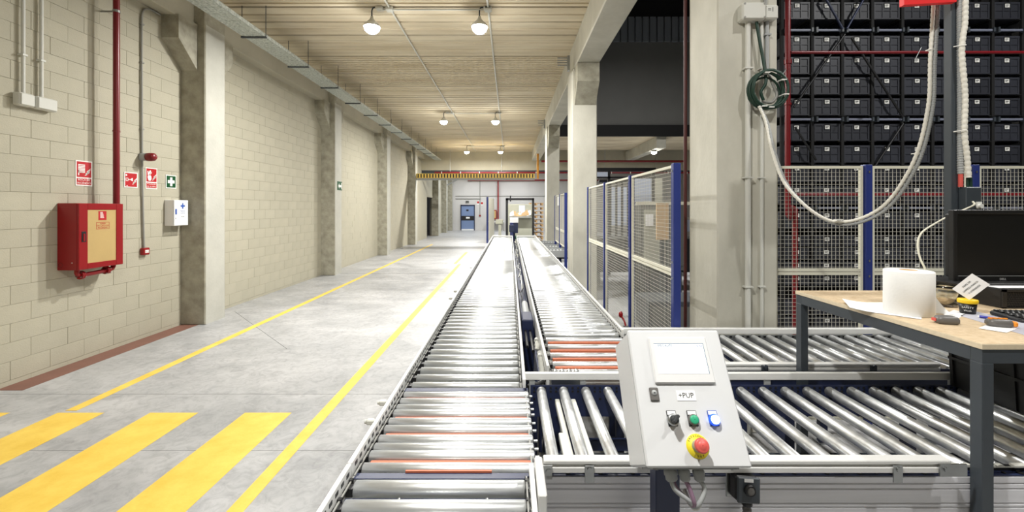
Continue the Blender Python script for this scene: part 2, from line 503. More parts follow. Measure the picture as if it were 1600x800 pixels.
r1 = obj('pillar', MB().box(1.724, 2.225, 3.55, 4.107, 0, 13.5, .012), 'concrete_w', label='near tall concrete pillar carrying junction boxes and a green cable coil', cat='pillar', kind='structure')
# ---- header beam across the aisle end and what hangs on it
obj('beam', MB().box(WX - .1, 12, 25.5, 25.9, 4.16, CEIL + .3, .01), 'beamc', label='concrete header beam crossing the end of the aisle', cat='beam', kind='structure')
obj('trim_1', MB().box(WX, 12, 25.55, 25.85, 3.98, 4.16), 'slate', label='dark steel channel under the concrete header beam', cat='trim', kind='structure')
# ---- room beyond the header
wl = obj('wall_left', MB().box(WX - .25, WX, 22.71, 27.2, 0, CEIL), 'block', label='pale wall panel just before the dark doorway', cat='wall', kind='structure')
wl2 = obj('wall_left', MB().box(WX - .25, WX, 27.2, 29.6, 2.62, CEIL), 'block', label='pale lintel wall over the dark doorway', cat='wall', kind='structure')
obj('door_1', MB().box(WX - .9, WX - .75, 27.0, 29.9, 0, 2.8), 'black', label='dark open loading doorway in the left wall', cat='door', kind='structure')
obj('wall_left', MB().box(WX - .25, WX, 29.6, 37.5, 0, CEIL), 'block', label='pale wall of the far room behind its pillars', cat='wall', kind='structure')
for y, lb in ((29.3, 'first pillar past the dark doorway'), (33.0, 'second pillar past the dark doorway'), (36.2, 'rearmost wall pillar near the blue door')):
    pillar_left(y, lb, False)
wf = obj('wall_far', MB().box(-9, 22, 36.75, 37.0, 0, CEIL + 1), 'farwall', label='white end wall with the blue door', cat='wall', kind='structure')
obj('ceiling', MB().box(-9, 22, 25.9, 37.5, CEIL, CEIL + .2), 'plank', label='ceiling of the far room', cat='ceiling', kind='structure')
# ---- high hall on the right
obj('wall_hall', MB().box(1.76, 22, 19.95, 20.2, CEIL + .05, 9.65), 'hall', label='dark grey wall high above the hall floor', cat='wall', kind='structure')
cb = MB()
for i in range(60): cb.box(1.76 + i * .34, 1.76 + i * .34 + .27, 19.85, 20.0, 9.65, 10.8)
cb.box(1.76, 22, 20.0, 20.2, 9.65, 10.8)
obj('trim_2', cb, 'hallrib', label='corrugated metal band above the dark hall wall', cat='cladding', kind='structure')
obj('wall_hall', MB().box(1.76, 22, 20.0, 20.2, 10.8, 14), 'black', label='black wall above the corrugated band', cat='wall', kind='structure')
hc = obj('ceiling', MB().box(1.76, 22, 19.95, 25.5, CEIL + .12, CEIL + .3), 'concrete', label='plank ceiling beyond the dark hall wall', cat='ceiling', kind='structure')
hp = MB().prism([(.006, .02), (.014, 0), (1.156, 0), (1.164, .02), (1.164, .12), (.006, .12)], 'x', 1.76, 14).mesh('ceiling_plank', 'plank')
for i in range(4): inst('ceiling_plank', hp, hc, (0, 20.1 + i * 1.17, CEIL))
obj('trim_3', MB().box(1.76, 22, 19.85, 20.05, CEIL - .02, CEIL + .5), 'black', label='dark edge beam at the foot of the dark hall wall', cat='trim', kind='structure')
obj('beam', MB().box(6.9, 7.35, 20.1, 25.5, 4.73, CEIL, .01), 'concrete_w', label='concrete beam beside the lone lamp beyond the hall', cat='beam', kind='structure')
obj('ceiling', MB().box(1.76, 22, -7, 20, 13.8, 14), 'black', label='dark roof of the high hall', cat='ceiling', kind='structure')
obj('wall_right', MB().box(21.8, 22, -7, 37, 0, 14), 'hall', label='dark side wall of the high hall', cat='wall', kind='structure')
obj('wall_back', MB().box(-6, 22, -7.2, -7, 0, 14), 'block', label='beige wall behind the photographer', cat='wall', kind='structure')
obj('wall_right', MB().box(1.5, 1.76, -7, 25.4, CEIL + .35, 14), 'hall', label='dark upper wall above the aisle beam', cat='wall', kind='structure')

# ================================================================== LAMPS
def lamp(x, y, label, group, watts, z=4.95, col=(1, .985, .95), neck=True, ceil=CEIL, side=.06):
    t = thing('ceiling_lamp', label, 'lamp', (x, y, z), group)
    obj('lens', MB().lathe([(.001, -.125), (.07, -.115), (.115, -.075), (.133, -.02), (.122, .01)], (x, y, z), 24), 'lamp', t)
    obj('housing', MB().lathe([(.136, -.022), (.138, 0), (.12, .03), (.07, .075), (.03, .12), (.022, .16), (.001, .16)], (x, y, z), 20), 'pvc', t)
    if neck:
        pts = spline([(x, y, z + .15), (x, y, z + .26), (x + .03, y, z + .31), (x + .09, y, z + .31)], 5)
        obj('gooseneck', MB().tube(pts, .012, 8), 'slate', t)
        obj('junction_box', MB().box(x + .07, x + .19, y - .06, y + .06, z + .27, ceil - .002, .01), 'pvc', t)
    else:
        obj('stem', MB().cyl((x, y, z + .15), (x, y, ceil), .015, 10), 'slate', t)
    light('lamp_light', (x, y, z - .14), watts, .16, col)
    d = bpy.data.lights.new('lamp_side_light', 'POINT'); d.energy = watts * side; d.shadow_soft_size = .1; d.color = col
    o = bpy.data.objects.new('lamp_side_light', d); COL.objects.link(o); o.location = (x, y, z - .24)
for yy, nm in ((7.2, 'nearest'), (15.0, 'middle'), (23.0, 'far')):
    lamp(-2.33, yy, 'round lit ceiling lamp of the %s pair, wall side' % nm, 'lit lamps under the aisle ceiling', LAMP_W)
    lamp(-.515, yy, 'round lit ceiling lamp of the %s pair, conveyor side' % nm, 'lit lamps under the aisle ceiling', LAMP_W)
lamp(-.515, .6, 'lit ceiling lamp above the photographer', None, LAMP_W * .8)
lamp(7.05, 20.9, 'lone lit lamp under the ceiling beyond the dark hall wall', None, LAMP_W, z=4.66, neck=False)
for xx, yy, nm in ((-3.2, 30.5, 'nearer, wall side'), (.6, 30.5, 'nearer, conveyor side'), (-3.2, 34.2, 'rear, above the blue door'), (.6, 34.2, 'rear, conveyor side'), (5, 31, 'hall side')):
    lamp(xx, yy, 'far room lamp hidden behind the header beam, ' + nm, 'far room lamps', FAR_W, z=4.9, col=(.93, .97, 1), neck=False)
for xx, yy, ww, nm in ((3.4, -.2, HALL_W * .55, 'over the desk'), (7.0, 2.5, HALL_W, 'before the rack, added to brighten it'), (5, 12.5, HALL_W * 1.7, 'behind the rack, added to light the wall')):  # both rack lamps are unseen, added to brighten totes and hall wall
    lamp(xx, yy, 'hall lamp hanging high on a long stem ' + nm, 'high hall lamps', ww, z=6.9 if yy < 5 else 9, neck=False, ceil=13.8)

# ---- conduits on the ceiling
c = MB().cyl((-2.03, -6.5, CEIL - .018), (-2.03, 25.3, CEIL - .018), .016, 8)
t = thing('conduit', 'long pipe conduit under the ceiling, nearer the wall', 'conduit', (-2.03, 7, CEIL - .04)); obj('tube', c, 'pvc', t)
obj('tube', MB().cyl((-2.2, 7.2, CEIL - .045), (-.45, 7.2, CEIL - .045), .015, 8), 'pvc', t)
obj('tube', MB().cyl((-2.2, 15.0, CEIL - .045), (-.45, 15.0, CEIL - .045), .015, 8), 'pvc', t)
obj('tube', MB().cyl((-2.2, 23, CEIL - .045), (-.45, 23, CEIL - .045), .015, 8), 'pvc', t)
for yy in (7.2, 15, 23): obj('junction_box', MB().box(-2.09, -1.97, yy - .06, yy + .06, CEIL - .07, CEIL - .001, .012), 'pvc', t)
t = thing('conduit', 'pipe conduit under the ceiling over the conveyor', 'conduit', (-.37, 7, CEIL - .04))
obj('tube', MB().cyl((-.37, -6.5, CEIL - .018), (-.37, 25.3, CEIL - .018), .018, 8), 'pvc', t)
for yy in (7.2, 15, 23): obj('junction_box', MB().box(-.43, -.31, yy - .06, yy + .06, CEIL - .07, CEIL - .001, .012), 'pvc', t)

# ---- perforated cable tray hung under the ceiling
TZ = 4.75
t = thing('cable_tray', 'perforated galvanised cable tray hanging along the left wall top', 'cable tray', (-4.3, 9, TZ))
tr = MB()
x0, x1 = -4.47, -4.11
tr.box(x0, x1, -6, 25.45, TZ + .0015, TZ + .003)
for i in range(3):
    a = x0 + .03 + i * .115
    tr.box(a, a + .07, -6, 25.45, TZ - .002, TZ + .0015)
for i in range(int(31.4 / .22)):
    yy = -6 + i * .22; tr.box(x0, x1, yy, yy + .02, TZ - .004, TZ + .0015)
tr.box(x0, x0 + .003, -6, 25.45, TZ, TZ + .06); tr.box(x1 - .003, x1, -6, 25.45, TZ, TZ + .06)
obj('tray', tr, 'galv', t)
cabs = MB()
for i in range(5):
    xx = x0 + .07 + i * .05; cabs.tube([(xx + .02 * math.sin(yy * 1.3 + i), yy, TZ + .018) for yy in range(-6, 26)], .012, 6)
obj('cables', cabs, 'dark', t)
bmh = MB().box(x0 - .03, x1 + .03, -.02, .02, -.022, 0).mesh('hanger_bar', 'slate', (0, 0, 0))
rod = MB().cyl((0, 0, 0), (0, 0, CEIL - TZ + .02), .006, 6).mesh('threaded_rod', 'slate')
yy = -.35
while yy < 25:
    h = inst('hanger_bar', bmh, t, (0, yy, TZ))
    for xx in (x0 - .02, x1 + .02): inst('threaded_rod', rod, h, (xx, yy, TZ - .02))
    yy += 1.5

# ================================================================== LEFT WALL FITTINGS
FX = WX + .007     # face of the blocks
# ---- red hose cabinet
t = thing('hose_cabinet', 'red fire hose cabinet with a tan pane in its door, on the block wall', 'cabinet', (-5.17, 5.27, 1.147))
obj('body', MB().box(FX, -5.062, 4.986, 5.563, 1.147, 1.934, .006), 'red', t)
fr = MB(); y0, y1, z0, z1 = 4.990, 5.560, 1.150, 1.931
fr.box(-5.06, -5.04, y0, 5.097, z0, z1, .003); fr.box(-5.06, -5.04, 5.466, y1, z0, z1, .003)
fr.box(-5.06, -5.04, 5.096, 5.467, 1.855, z1, .003); fr.box(-5.06, -5.04, 5.096, 5.467, z0, 1.217, .003)
d = obj('door', fr, 'red', t)
obj('pane', MB().box(-5.055, -5.046, 5.095, 5.468, 1.216, 1.856), 'tan', d)
lk = obj('latch', MB().box(-5.042, -5.036, 5.02, 5.075, 1.475, 1.60, .003), 'dark', d)
obj('latch_lever', MB().box(-5.038, -5.030, 5.035, 5.058, 1.485, 1.575, .003), 'red', d)
XD, UD = (0, 1, 0), (0, 0, 1)      # right and up of a drawing on the left wall
def wallplate(px, y, z, w, h, m, parent, name, px2=.0008):
    return obj(name, MB().box(px, px + px2, y, y + w, z, z + h), m, parent)
wallplate(-5.046, 5.232, 1.728, .105, .112, 'rsign', d, 'pictogram_plate')
obj('pictogram', place(flat([[(x, .02 + i * .016), (x + .05 - i * .004, .02 + i * .016), (x + .05 - i * .004, .028 + i * .016), (x, .028 + i * .016)] for i in range(5) for x in (.02,)]), (-5.0451, 5.235, 1.735), XD, UD), 'wsign', d)
fr = MB()
for (a, b, c2, e) in ((5.205, 5.375, 1.617, 1.621), (5.205, 5.375, 1.699, 1.703), (5.205, 5.209, 1.617, 1.703), (5.371, 5.375, 1.617, 1.703)): fr.box(-5.046, -5.0452, a, b, c2, e)
obj('notice_frame', fr, 'rsign', d)
for i, s in enumerate(('ABRIR', 'EN CASO DE', 'INCENDIO')):
    text(s, .027, 'rsign', d, (-5.0455, 5.29, 1.685 - i * .025), XD, UD)
for yy, zz, r in ((5.03, 1.19, .03),):
    obj('knockout', MB().lathe([(r, -.002), (r - .004, -.004), (r - .01, -.001)], (-5.25, 4.986, 1.21), 18, 'y'), 'redp', t)
obj('screw', MB().ball((-5.115, 4.985, 1.235), .006, 8), 'wsign', t)
# valve and pipe under it
v = MB().tube(spline([(-5.13, 5.06, 1.16), (-5.13, 5.06, 1.10), (-5.13, 5.11, 1.075), (-5.13, 5.2, 1.075), (-5.13, 5.40, 1.085), (-5.13, 5.50, 1.10), (-5.13, 5.53, 1.16)], 6), .026, 12)
va = obj('valve_pipe', v, 'red', t)
for yy, zz in ((5.10, 1.075), (5.42, 1.09)):
    f = MB().cyl((-5.13, yy - .016, zz), (-5.13, yy, zz), .05, 16); f.cyl((-5.13, yy + .004, zz), (-5.13, yy + .02, zz), .05, 16)
    obj('flange', f, 'red', va)
bt = MB()
for yy in (5.075, 5.13, 5.395, 5.45):
    for k in range(4):
        a = PI / 4 + k * PI / 2; bt.cyl((-5.13 + .038 * math.cos(a), yy, 1.08 + .038 * math.sin(a)), (-5.13 + .038 * math.cos(a), yy + .012, 1.08 + .038 * math.sin(a)), .007, 6)
obj('bolts', bt, 'steel', va)
# ---- red riser pipe
t = thing('riser_pipe', 'dark red vertical sprinkler pipe rising from the hose cabinet', 'pipe', (-5.09, 5.52, 1.935))
obj('tube', MB().cyl((-5.09, 5.52, 1.935), (-5.09, 5.52, CEIL - .01), .035, 16), 'redp', t)
for zz in (4.42,):
    obj('clamp', MB().cyl((-5.09, 5.52, zz - .015), (-5.09, 5.52, zz + .015), .04, 16).box(FX, -5.12, 5.515, 5.525, zz - .01, zz + .01), 'steel', t)
obj('collar', MB().cyl((-5.09, 5.52, 2.86), (-5.09, 5.52, 2.88), .04, 16), 'redp', t)
# ---- the four signs
def flames(s):      # three flames leaning right, within a unit square scaled by s
    P = []
    for i in range(3):
        ox = .12 * i; oy = .10 * i
        P.append([(s * (x + ox), s * (y + oy)) for x, y in ((0, 0), (.16, .03), (.30, .16), (.26, .27), (.40, .40), (.33, .43), (.42, .62), (.22, .44), (.27, .36), (.10, .22), (.17, .16))])
    return P
def sign_top(w, h, y, z, label, field, panels):
    t = thing('safety_sign', label, 'sign', (FX, y + w / 2, z))
    obj('plate', MB().box(FX, FX + .004, y, y + w, z, z + h), 'wsign', t)
    for (a, b, c2, e) in panels: obj('field', MB().box(FX + .004, FX + .0046, y + a, y + b, z + c2, z + e), field, t)
    return t
S1 = FX + .0047
t = sign_top(.207, .314, 5.197, 2.15, 'tall red sign reading BOCA DE INCENDIO above the hose cabinet', 'rsign', ((.013, .194, .108, .300), (.013, .194, .016, .094)))
o1 = (S1, 5.197, 2.15)
obj('hose_reel', place(flat([[(.03, .255 - i * .018), (.115, .255 - i * .018), (.115, .267 - i * .018), (.03, .267 - i * .018)] for i in range(6)] + [[(.03, .13), (.042, .13), (.042, .20), (.03, .20)], [(.04, .162), (.10, .162), (.10, .17), (.04, .17)]]), o1, XD, UD), 'wsign', t)
fl2 = flat(flames(.12)); fl2.v = [(x + .108, y + .128, z) for x, y, z in fl2.v]; obj('flames', place(fl2, o1, XD, UD), 'wsign', t)
text('BOCA DE', .035, 'wsign', t, (S1, 5.3, 2.226), XD, UD); text('INCENDIO', .035, 'wsign', t, (S1, 5.3, 2.186), XD, UD)
t = sign_top(.209, .215, 5.854, 2.162, 'square red fire sign beside the red riser pipe', 'rsign', ((.012, .197, .014, .202),))
o2 = (S1, 5.854, 2.162)
obj('nozzle', place(flat([[(.02, .09), (.06, .09), (.06, .098), (.02, .098)], [(.02, .128), (.06, .128), (.06, .136), (.02, .136)], [(.02, .09), (.028, .09), (.028, .136), (.02, .136)], [(.052, .09), (.06, .09), (.06, .136), (.052, .136)], [(.06, .108), (.10, .108), (.10, .118), (.06, .118)], [(.10, .10), (.13, .092), (.13, .137), (.10, .126)], [(.02, .16), (.04, .16), (.04, .185), (.02, .185)], [(.03, .022), (.05, .022), (.05, .032), (.03, .032)]]), o2, XD, UD), 'wsign', t)
fl2 = flat(flames(.125)); fl2.v = [(x + .118, y + .045, z) for x, y, z in fl2.v]; obj('flames', place(fl2, o2, XD, UD), 'wsign', t)
t = sign_top(.202, .31, 6.196, 2.16, 'tall red sign reading PULSADOR DE ALARMA below the siren', 'rsign', ((.012, .19, .105, .298), (.012, .19, .014, .09)))
o3 = (S1, 6.196, 2.16)
hand = [[(.05, .12), (.085, .12), (.10, .15), (.095, .19), (.085, .2), (.04, .2), (.03, .17)], [(.035, .2), (.06, .21), (.09, .25), (.085, .275), (.07, .27), (.05, .235), (.045, .265), (.03, .26)], [(.07, .2), (.10, .23), (.105, .25), (.095, .25), (.075, .215)]]
obj('hand', place(flat(hand), o3, XD, UD), 'wsign', t)
fl2 = flat(flames(.125)); fl2.v = [(x + .108, y + .125, z) for x, y, z in fl2.v]; obj('flames', place(fl2, o3, XD, UD), 'wsign', t)
text('PULSADOR', .030, 'wsign', t, (S1, 6.297, 2.232), XD, UD); text('DE ALARMA', .030, 'wsign', t, (S1, 6.297, 2.194), XD, UD)
t = sign_top(.205, .208, 6.56, 2.185, 'square green first-aid sign with a white cross', 'gsign', ((.014, .191, .014, .194),))
obj('cross', place(flat([[(.08, .035), (.125, .035), (.125, .08), (.17, .08), (.17, .128), (.125, .128), (.125, .173), (.08, .173), (.08, .128), (.035, .128), (.035, .08), (.08, .08)]]), (S1, 6.56, 2.185), XD, UD), 'wsign', t)
# ---- first-aid box
t = thing('first_aid_box', 'white first-aid box with a blue cross on its door', 'box', (-5.22, 6.68, 1.606))
obj('body', MB().box(FX, -5.150, 6.534, 6.82, 1.606, 2.004, .006), 'white', t)
d = obj('door', MB().box(-5.150, -5.142, 6.536, 6.818, 1.608, 2.002, .003), 'white', t)
obj('cross', place(flat([[(.158, .26), (.183, .26), (.183, .29), (.213, .29), (.213, .318), (.183, .318), (.183, .348), (.158, .348), (.158, .318), (.128, .318), (.128, .29), (.158, .29)]]), (-5.1418, 6.536, 1.608), XD, UD), 'inkb', d)
lk = obj('latch', MB().box(-5.142, -5.134, 6.556, 6.582, 1.78, 1.865, .003), 'inkb', d)
obj('keyhole', MB().cyl((-5.142, 6.565, 1.72), (-5.139, 6.565, 1.72), .008, 10), 'steel', d)
for i, s in enumerate(('PRIMEROS', 'AUXILIOS')): text(s, .020, 'inkb', d, (-5.1417, 6.706, 1.83 - i * .03), XD, UD)
text('BOTIQUIN', .013, 'ink', d, (-5.1417, 6.706, 1.745), XD, UD)
# ---- exit sign on the second pillar
t = thing('exit_sign', 'small green and white exit sign on the second pillar', 'sign', (-4.90, 12.3, 2.39))
obj('plate', MB().box(-4.907, -4.902, 12.12, 12.46, 2.40, 2.65), 'gsign', t)
obj('arrow_figure', place(flat([[(.06, .12), (.14, .20), (.14, .155), (.27, .155), (.27, .085), (.14, .085), (.14, .04)], [(.28, .03), (.32, .03), (.32, .22), (.28, .22)]]), (-4.9019, 12.12, 2.40), XD, UD), 'wsign', t)
# ---- two conduits with their boxes (upper left)
for y, w, lb in ((4.61, .15, 'narrow grey junction box with its conduit, high on the left wall'), (4.79, .215, 'wide grey junction box with its conduit, beside the narrow one')):
    t = thing('junction_box', lb, 'junction box', (FX + .04, y, 2.965))
    yb = 4.533 if w < .2 else 4.70
    obj('box', MB().box(FX, FX + .085, yb, yb + w, 2.975, 3.115, .012), 'pvc', t)
    obj('lid', MB().box(FX + .086, FX + .095, yb + .01, yb + w - .01, 2.985, 3.105, .006), 'pvc', t)
    obj('conduit', MB().cyl((FX + .035, y, 3.1), (FX + .035, y, CEIL), .017, 10), 'pvc', t)
    obj('clip', MB().box(FX, FX + .06, y - .024, y + .024, 3.52, 3.54), 'pvc', t)
# ---- siren conduit, siren and call point
t = thing('alarm_conduit', 'thin grey conduit down to the red call point', 'conduit', (FX + .02, 6.12, 1.3))
obj('tube', MB().tube(spline([(FX + .02, 6.44, 4.79), (FX + .02, 6.25, 4.785), (FX + .02, 6.13, 4.70), (FX + .02, 6.112, 4.4), (FX + .02, 6.114, 3.4), (FX + .02, 6.118, 2.5), (FX + .02, 6.13, 1.9), (FX + .02, 6.15, 1.305)], 5), .0125, 10), 'pvcd', t)
cl = MB()
for zz in (4.5, 3.95, 3.0): cl.box(FX, FX + .04, 6.094, 6.134, zz, zz + .02)
obj('clips', cl, 'pvcd', t)
t = thing('alarm_siren', 'red alarm siren on a grey base above the signs', 'siren', (FX + .07, 6.13, 2.54))
obj('base', MB().cyl((FX + .033, 6.12, 2.61), (FX + .09, 6.12, 2.61), .056, 20).box(FX, FX + .036, 6.08, 6.16, 2.56, 2.66, .006), 'corr', t)
obj('horn', MB().lathe([(.04, .09), (.06, .10), (.062, .14), (.057, .185), (.035, .21), (.001, .212)], (FX, 6.12, 2.61), 20, 'x'), 'redp', t)
t = thing('call_point', 'small red manual fire call point below the conduit', 'call point', (FX + .03, 6.15, 1.205))
obj('body', MB().box(FX, FX + .06, 6.10, 6.205, 1.205, 1.305, .008), 'red', t)
obj('label_plate', MB().box(FX + .06, FX + .062, 6.122, 6.183, 1.235, 1.275), 'wsign', t)
obj('arrows', place(flat([[(.0, .0), (.02, .006), (.02, -.006)], [(.06, .0), (.04, .006), (.04, -.006)]]), (FX + .0622, 6.122, 1.255), XD, UD), 'ink', t)

# ---- hazard beam, posts and pipes at the aisle end
t = thing('hazard_beam', 'yellow and black striped height-limit beam hanging across the aisle', 'beam', (-1.6, 22.3, 3.42))
obj('bar', MB().box(-4.88, 1.28, 22.25, 22.4, 3.46, 3.70), 'hazy', t)
n = 40; hz = MB(); hz2 = MB()
sm = MB().box(0, .062, 0, .004, 0, .2).mesh('stripe', 'dark')
for i in range(n): inst('stripe', sm, t, (-4.82 + i * .153, 22.246, 3.48))
obj('under_plate', MB().box(-4.88, 1.28, 22.25, 22.4, 3.36, 3.455), 'corr', t)
obj('hanger_post', MB().box(1.40, 1.50, 22.2, 22.3, 3.42, BZ - .002, .008), 'post_o', t)
t = thing('sprinkler_pipe', 'dark red horizontal pipe just above the striped beam', 'pipe', (-1, 24.9, 3.9))
obj('tube', MB().cyl((-4.4, 24.9, 3.97), (11, 24.9, 3.97), .05, 12), 'redp', t)
cl = MB()
for i in range(14): cl.cyl((-4.0 + i * 1.1, 24.9, 3.97), (-3.97 + i * 1.1, 24.9, 3.97), .066, 10)
obj('coupling', cl, 'wsign', t, kind='stuff')
for i in range(5): obj('hanger', MB().cyl((-3.5 + i * 3, 24.9, 4.0), (-3.5 + i * 3, 24.9, CEIL), .012, 6), 'steel', t)
t = thing('sprinkler_pipe', 'red pipe running across the far room wall with a drop pipe', 'pipe', (0, 36.5, 3))
obj('tube', MB().cyl((-3.6, 36.4, 4.30), (11, 36.4, 4.30), .06, 12).cyl((-1.02, 36.6, 1.9), (-1.02, 36.6, 4.3), .055, 10), 'red', t)
t = thing('sprinkler_pipe', 'dark red pipe under the ceiling seen over the mesh fence', 'pipe', (4, 24.6, 4.6))
obj('tube', MB().cyl((1.8, 24.6, 4.60), (10, 24.6, 4.60), .06, 12), 'redp', t)
for i in range(3): obj('hanger', MB().cyl((2.5 + i * 3, 24.6, 4.64), (2.5 + i * 3, 24.6, CEIL), .012, 6), 'steel', t)

# ================================================================== ROLLER CONVEYORS
ZC = .85
_rm = {}
def roller_mesh(L, r, axis):
    k = (round(L, 3), r, axis)
    if k not in _rm:
        prof = [(.006, -L / 2 - .02), (.006, -L / 2 - .001), (r - .006, -L / 2), (r, -L / 2 + .004), (r, L / 2 - .004), (r - .006, L / 2), (.006, L / 2 + .001), (.006, L / 2 + .02)]
        _rm[k] = MB().lathe(prof, n=20, axis=axis).mesh('roller', 'roller')
    return _rm[k]
def legs_y(t, xs, ys, ztop=.72):
    lm = MB().box(-.03, .03, -.02, .02, 0.012, ztop).mesh('leg', 'navy'); fm = MB().box(-.05, .05, -.045, .045, 0, .012).mesh('foot_plate', 'steel')
    for yy in ys:
        for xx in xs:
            l = inst('leg', lm, t, (xx, yy, 0)); inst('foot_plate', fm, l, (xx, yy, 0))
        if len(xs) > 1: obj('cross_bar', MB().box(xs[0], xs[-1], yy - .02, yy + .02, .36, .42), 'navy', t)
def lane(label, x0, x1, y0, y1, rollers, r=.025, rx=None, belts=(), lr=True, rr=True, legs=(), plates=(), far_end=False, belt_top=.868, bx=None):
    """a lane that carries goods along Y: x0/x1 the outer faces of its side rails"""
    t = thing('roller_conveyor', label, 'conveyor', ((x0 + x1) / 2, y0, 0), 'roller conveyor modules')
    rx = rx or (x0 + .052, x1 - .032)
    rm = roller_mesh(rx[1] - rx[0], r, 'x')
    for yy in rollers: inst('roller', rm, t, ((rx[0] + rx[1]) / 2, yy, ZC))
    for s, on in ((0, lr), (1, rr)):
        a, b = (x0, x0 + .018) if s == 0 else (x1 - .018, x1)
        if on: obj('side_rail', MB().box(a, b, y0, y1, .76, .915, .002), 'alu', t)
        else: obj('side_rail', MB().box(a + .004, b - .004, y0, y1, .74, .812), 'navy', t)
        inner = b if s == 0 else a
        sg = 1 if s == 0 else -1
        sl = MB(); cp = MB()
        yy = y0 + .03
        if on:
            while yy < min(y1 - .02, 9.9):
                sl.box(inner, inner + sg * .0015, yy, yy + .024, .885, .899)
                sl.box(inner, inner + sg * .0015, yy + .014, yy + .036, .838, .864)
                yy += .05
            if sl.v: obj('slots', sl, 'dark', t, kind='stuff')
        edge = rx[0] if s == 0 else rx[1]
        for yy in rollers:
            lo, hi = sorted((inner + sg * .002, edge - sg * .002))
            if hi - lo > .004: cp.box(lo, hi, yy - .018, yy + .012, .832, .862); cp.box(lo, (lo + hi) / 2, yy + .016, yy + .03, .846, .872)
        if cp.v: obj('bearing_clips', cp, 'dark', t, kind='stuff')
        lo, hi = sorted((inner + sg * .006, inner + sg * .012))
        obj('drive_strip', MB().box(lo, hi, y0, y1, .863, .868), 'pvcd', t)
    for yy in belts:
        b0, b1 = bx or (rx[0] + .01, rx[1] - .01)
        bt = obj('transfer_belt', MB().box(b0, b1, yy - .011, yy + .011, .83, belt_top, .003), 'orange', t)
        obj('belt_guide', MB().box(b0 + .02, b1 - .02, yy - .009, yy + .009, .79, .83), 'steel', bt)
    for (p0, p1, zz) in plates:
        obj('cover_plate', MB().box(x0 + .03, rx[1], p0, p1, zz - .004, zz), 'navy', t)
    obj('under_tray', MB().box(x0 + .03, x1 - .03, y0 + .01, y1 - .01, .755, .76), 'pvcd', t)
    if far_end: obj('end_bar', MB().box(x0, x1, y1 - .03, y1 + .01, .885, .94, .004), 'alu', t)
    if legs: legs_y(t, (x0 + .06, x1 - .06), legs, .755)
    return t
def rng(a, b, st): return [a + i * st for i in range(int((b - a) / st + 1e-6) + 1)]
LX0, LX1 = -.612, .088
sens = []
A = lane('nearest roller conveyor module with the big rollers at the bottom edge', LX0, LX1, .62, 1.60, [1.552 - .105 * i for i in range(9)], .029, (-.565, .055), legs=(.8, 1.45), plates=((1.585, 1.6, .868), (1.49, 1.51, .845), (1.385, 1.4, .845)))
for xx in (-.39, -.08): obj('plate_screw', MB().ball((xx, 1.50, .847), .007, 8), 'steel', A)
B = lane('transfer module with orange belts in the left roller lane', LX0, .112, 1.605, 2.385, [2.318, 2.238, 2.168, 2.111, 2.027, 1.959, 1.874, 1.809, 1.752, 1.667], .025, (-.575, .100),
         belts=(2.278, 2.069, 1.917, 1.71), rr=False, legs=(1.7, 2.3), plates=((2.345, 2.385, .868), (1.607, 1.628, .862)), bx=(-.56, .085), belt_top=.857)
obj('transfer_belt', MB().box(-.40, -.07, 1.630, 1.638, .845, .868), 'orange', B)
C_ = lane('left lane roller conveyor module beyond the orange belts', LX0, LX1, 2.39, 4.36, rng(2.445, 4.33, .115), legs=(2.6, 3.4, 4.2))
D = lane('long middle module of the left roller lane', LX0, LX1, 4.37, 9.93, rng(4.43, 9.9, .1), legs=(4.6, 5.9, 7.2, 8.5, 9.7))
E_ = lane('farthest module of the left roller lane with its white end bar', LX0, LX1, 9.94, 14.8, rng(10.0, 14.72, .1), legs=(10.2, 11.7, 13.2, 14.6), far_end=True)
RX0, RX1 = .222, .902
RB = lane('right lane transfer module with orange belts, behind the control panel', RX0, RX1, 2.60, 3.36, [3.29, 3.125, 2.945, 2.775, 2.64], .025, (.275, .865), belts=(3.21, 3.03, 2.86, 2.705), rr=False, legs=(2.68, 3.28), bx=(.285, .86))
RC = lane('right lane roller module next to the blue-post fence', RX0, RX1, 3.37, 5.2, rng(3.43, 5.17, .1), legs=(3.5, 5.0))
RD = lane('long middle module of the right roller lane', RX0, RX1, 5.21, 9.93, rng(5.27, 9.9, .1), legs=(5.4, 6.9, 8.4, 9.8))
RE = lane('farthest module of the right roller lane beside the spur conveyors', RX0, RX1, 9.94, 14.8, rng(10.0, 14.72, .1), legs=(10.2, 11.7, 13.2, 14.6), far_end=True)
# photocell brackets on the left rail
for i, (yy, m) in enumerate(((2.13, A), (1.94, B), (4.6, D), (5.0, D), (7.0, D), (9.3, D))):
    b = obj('photocell', MB().box(LX0 - .040, LX0 - .003, yy - .013, yy + .013, .890, .914, .005).cyl((LX0 - .04, yy, .902), (LX0 - .048, yy, .902), .009, 10).box(LX0 - .008, LX0 - .001, yy - .01, yy + .01, .82, .892), 'pvc', B if i < 2 else D)
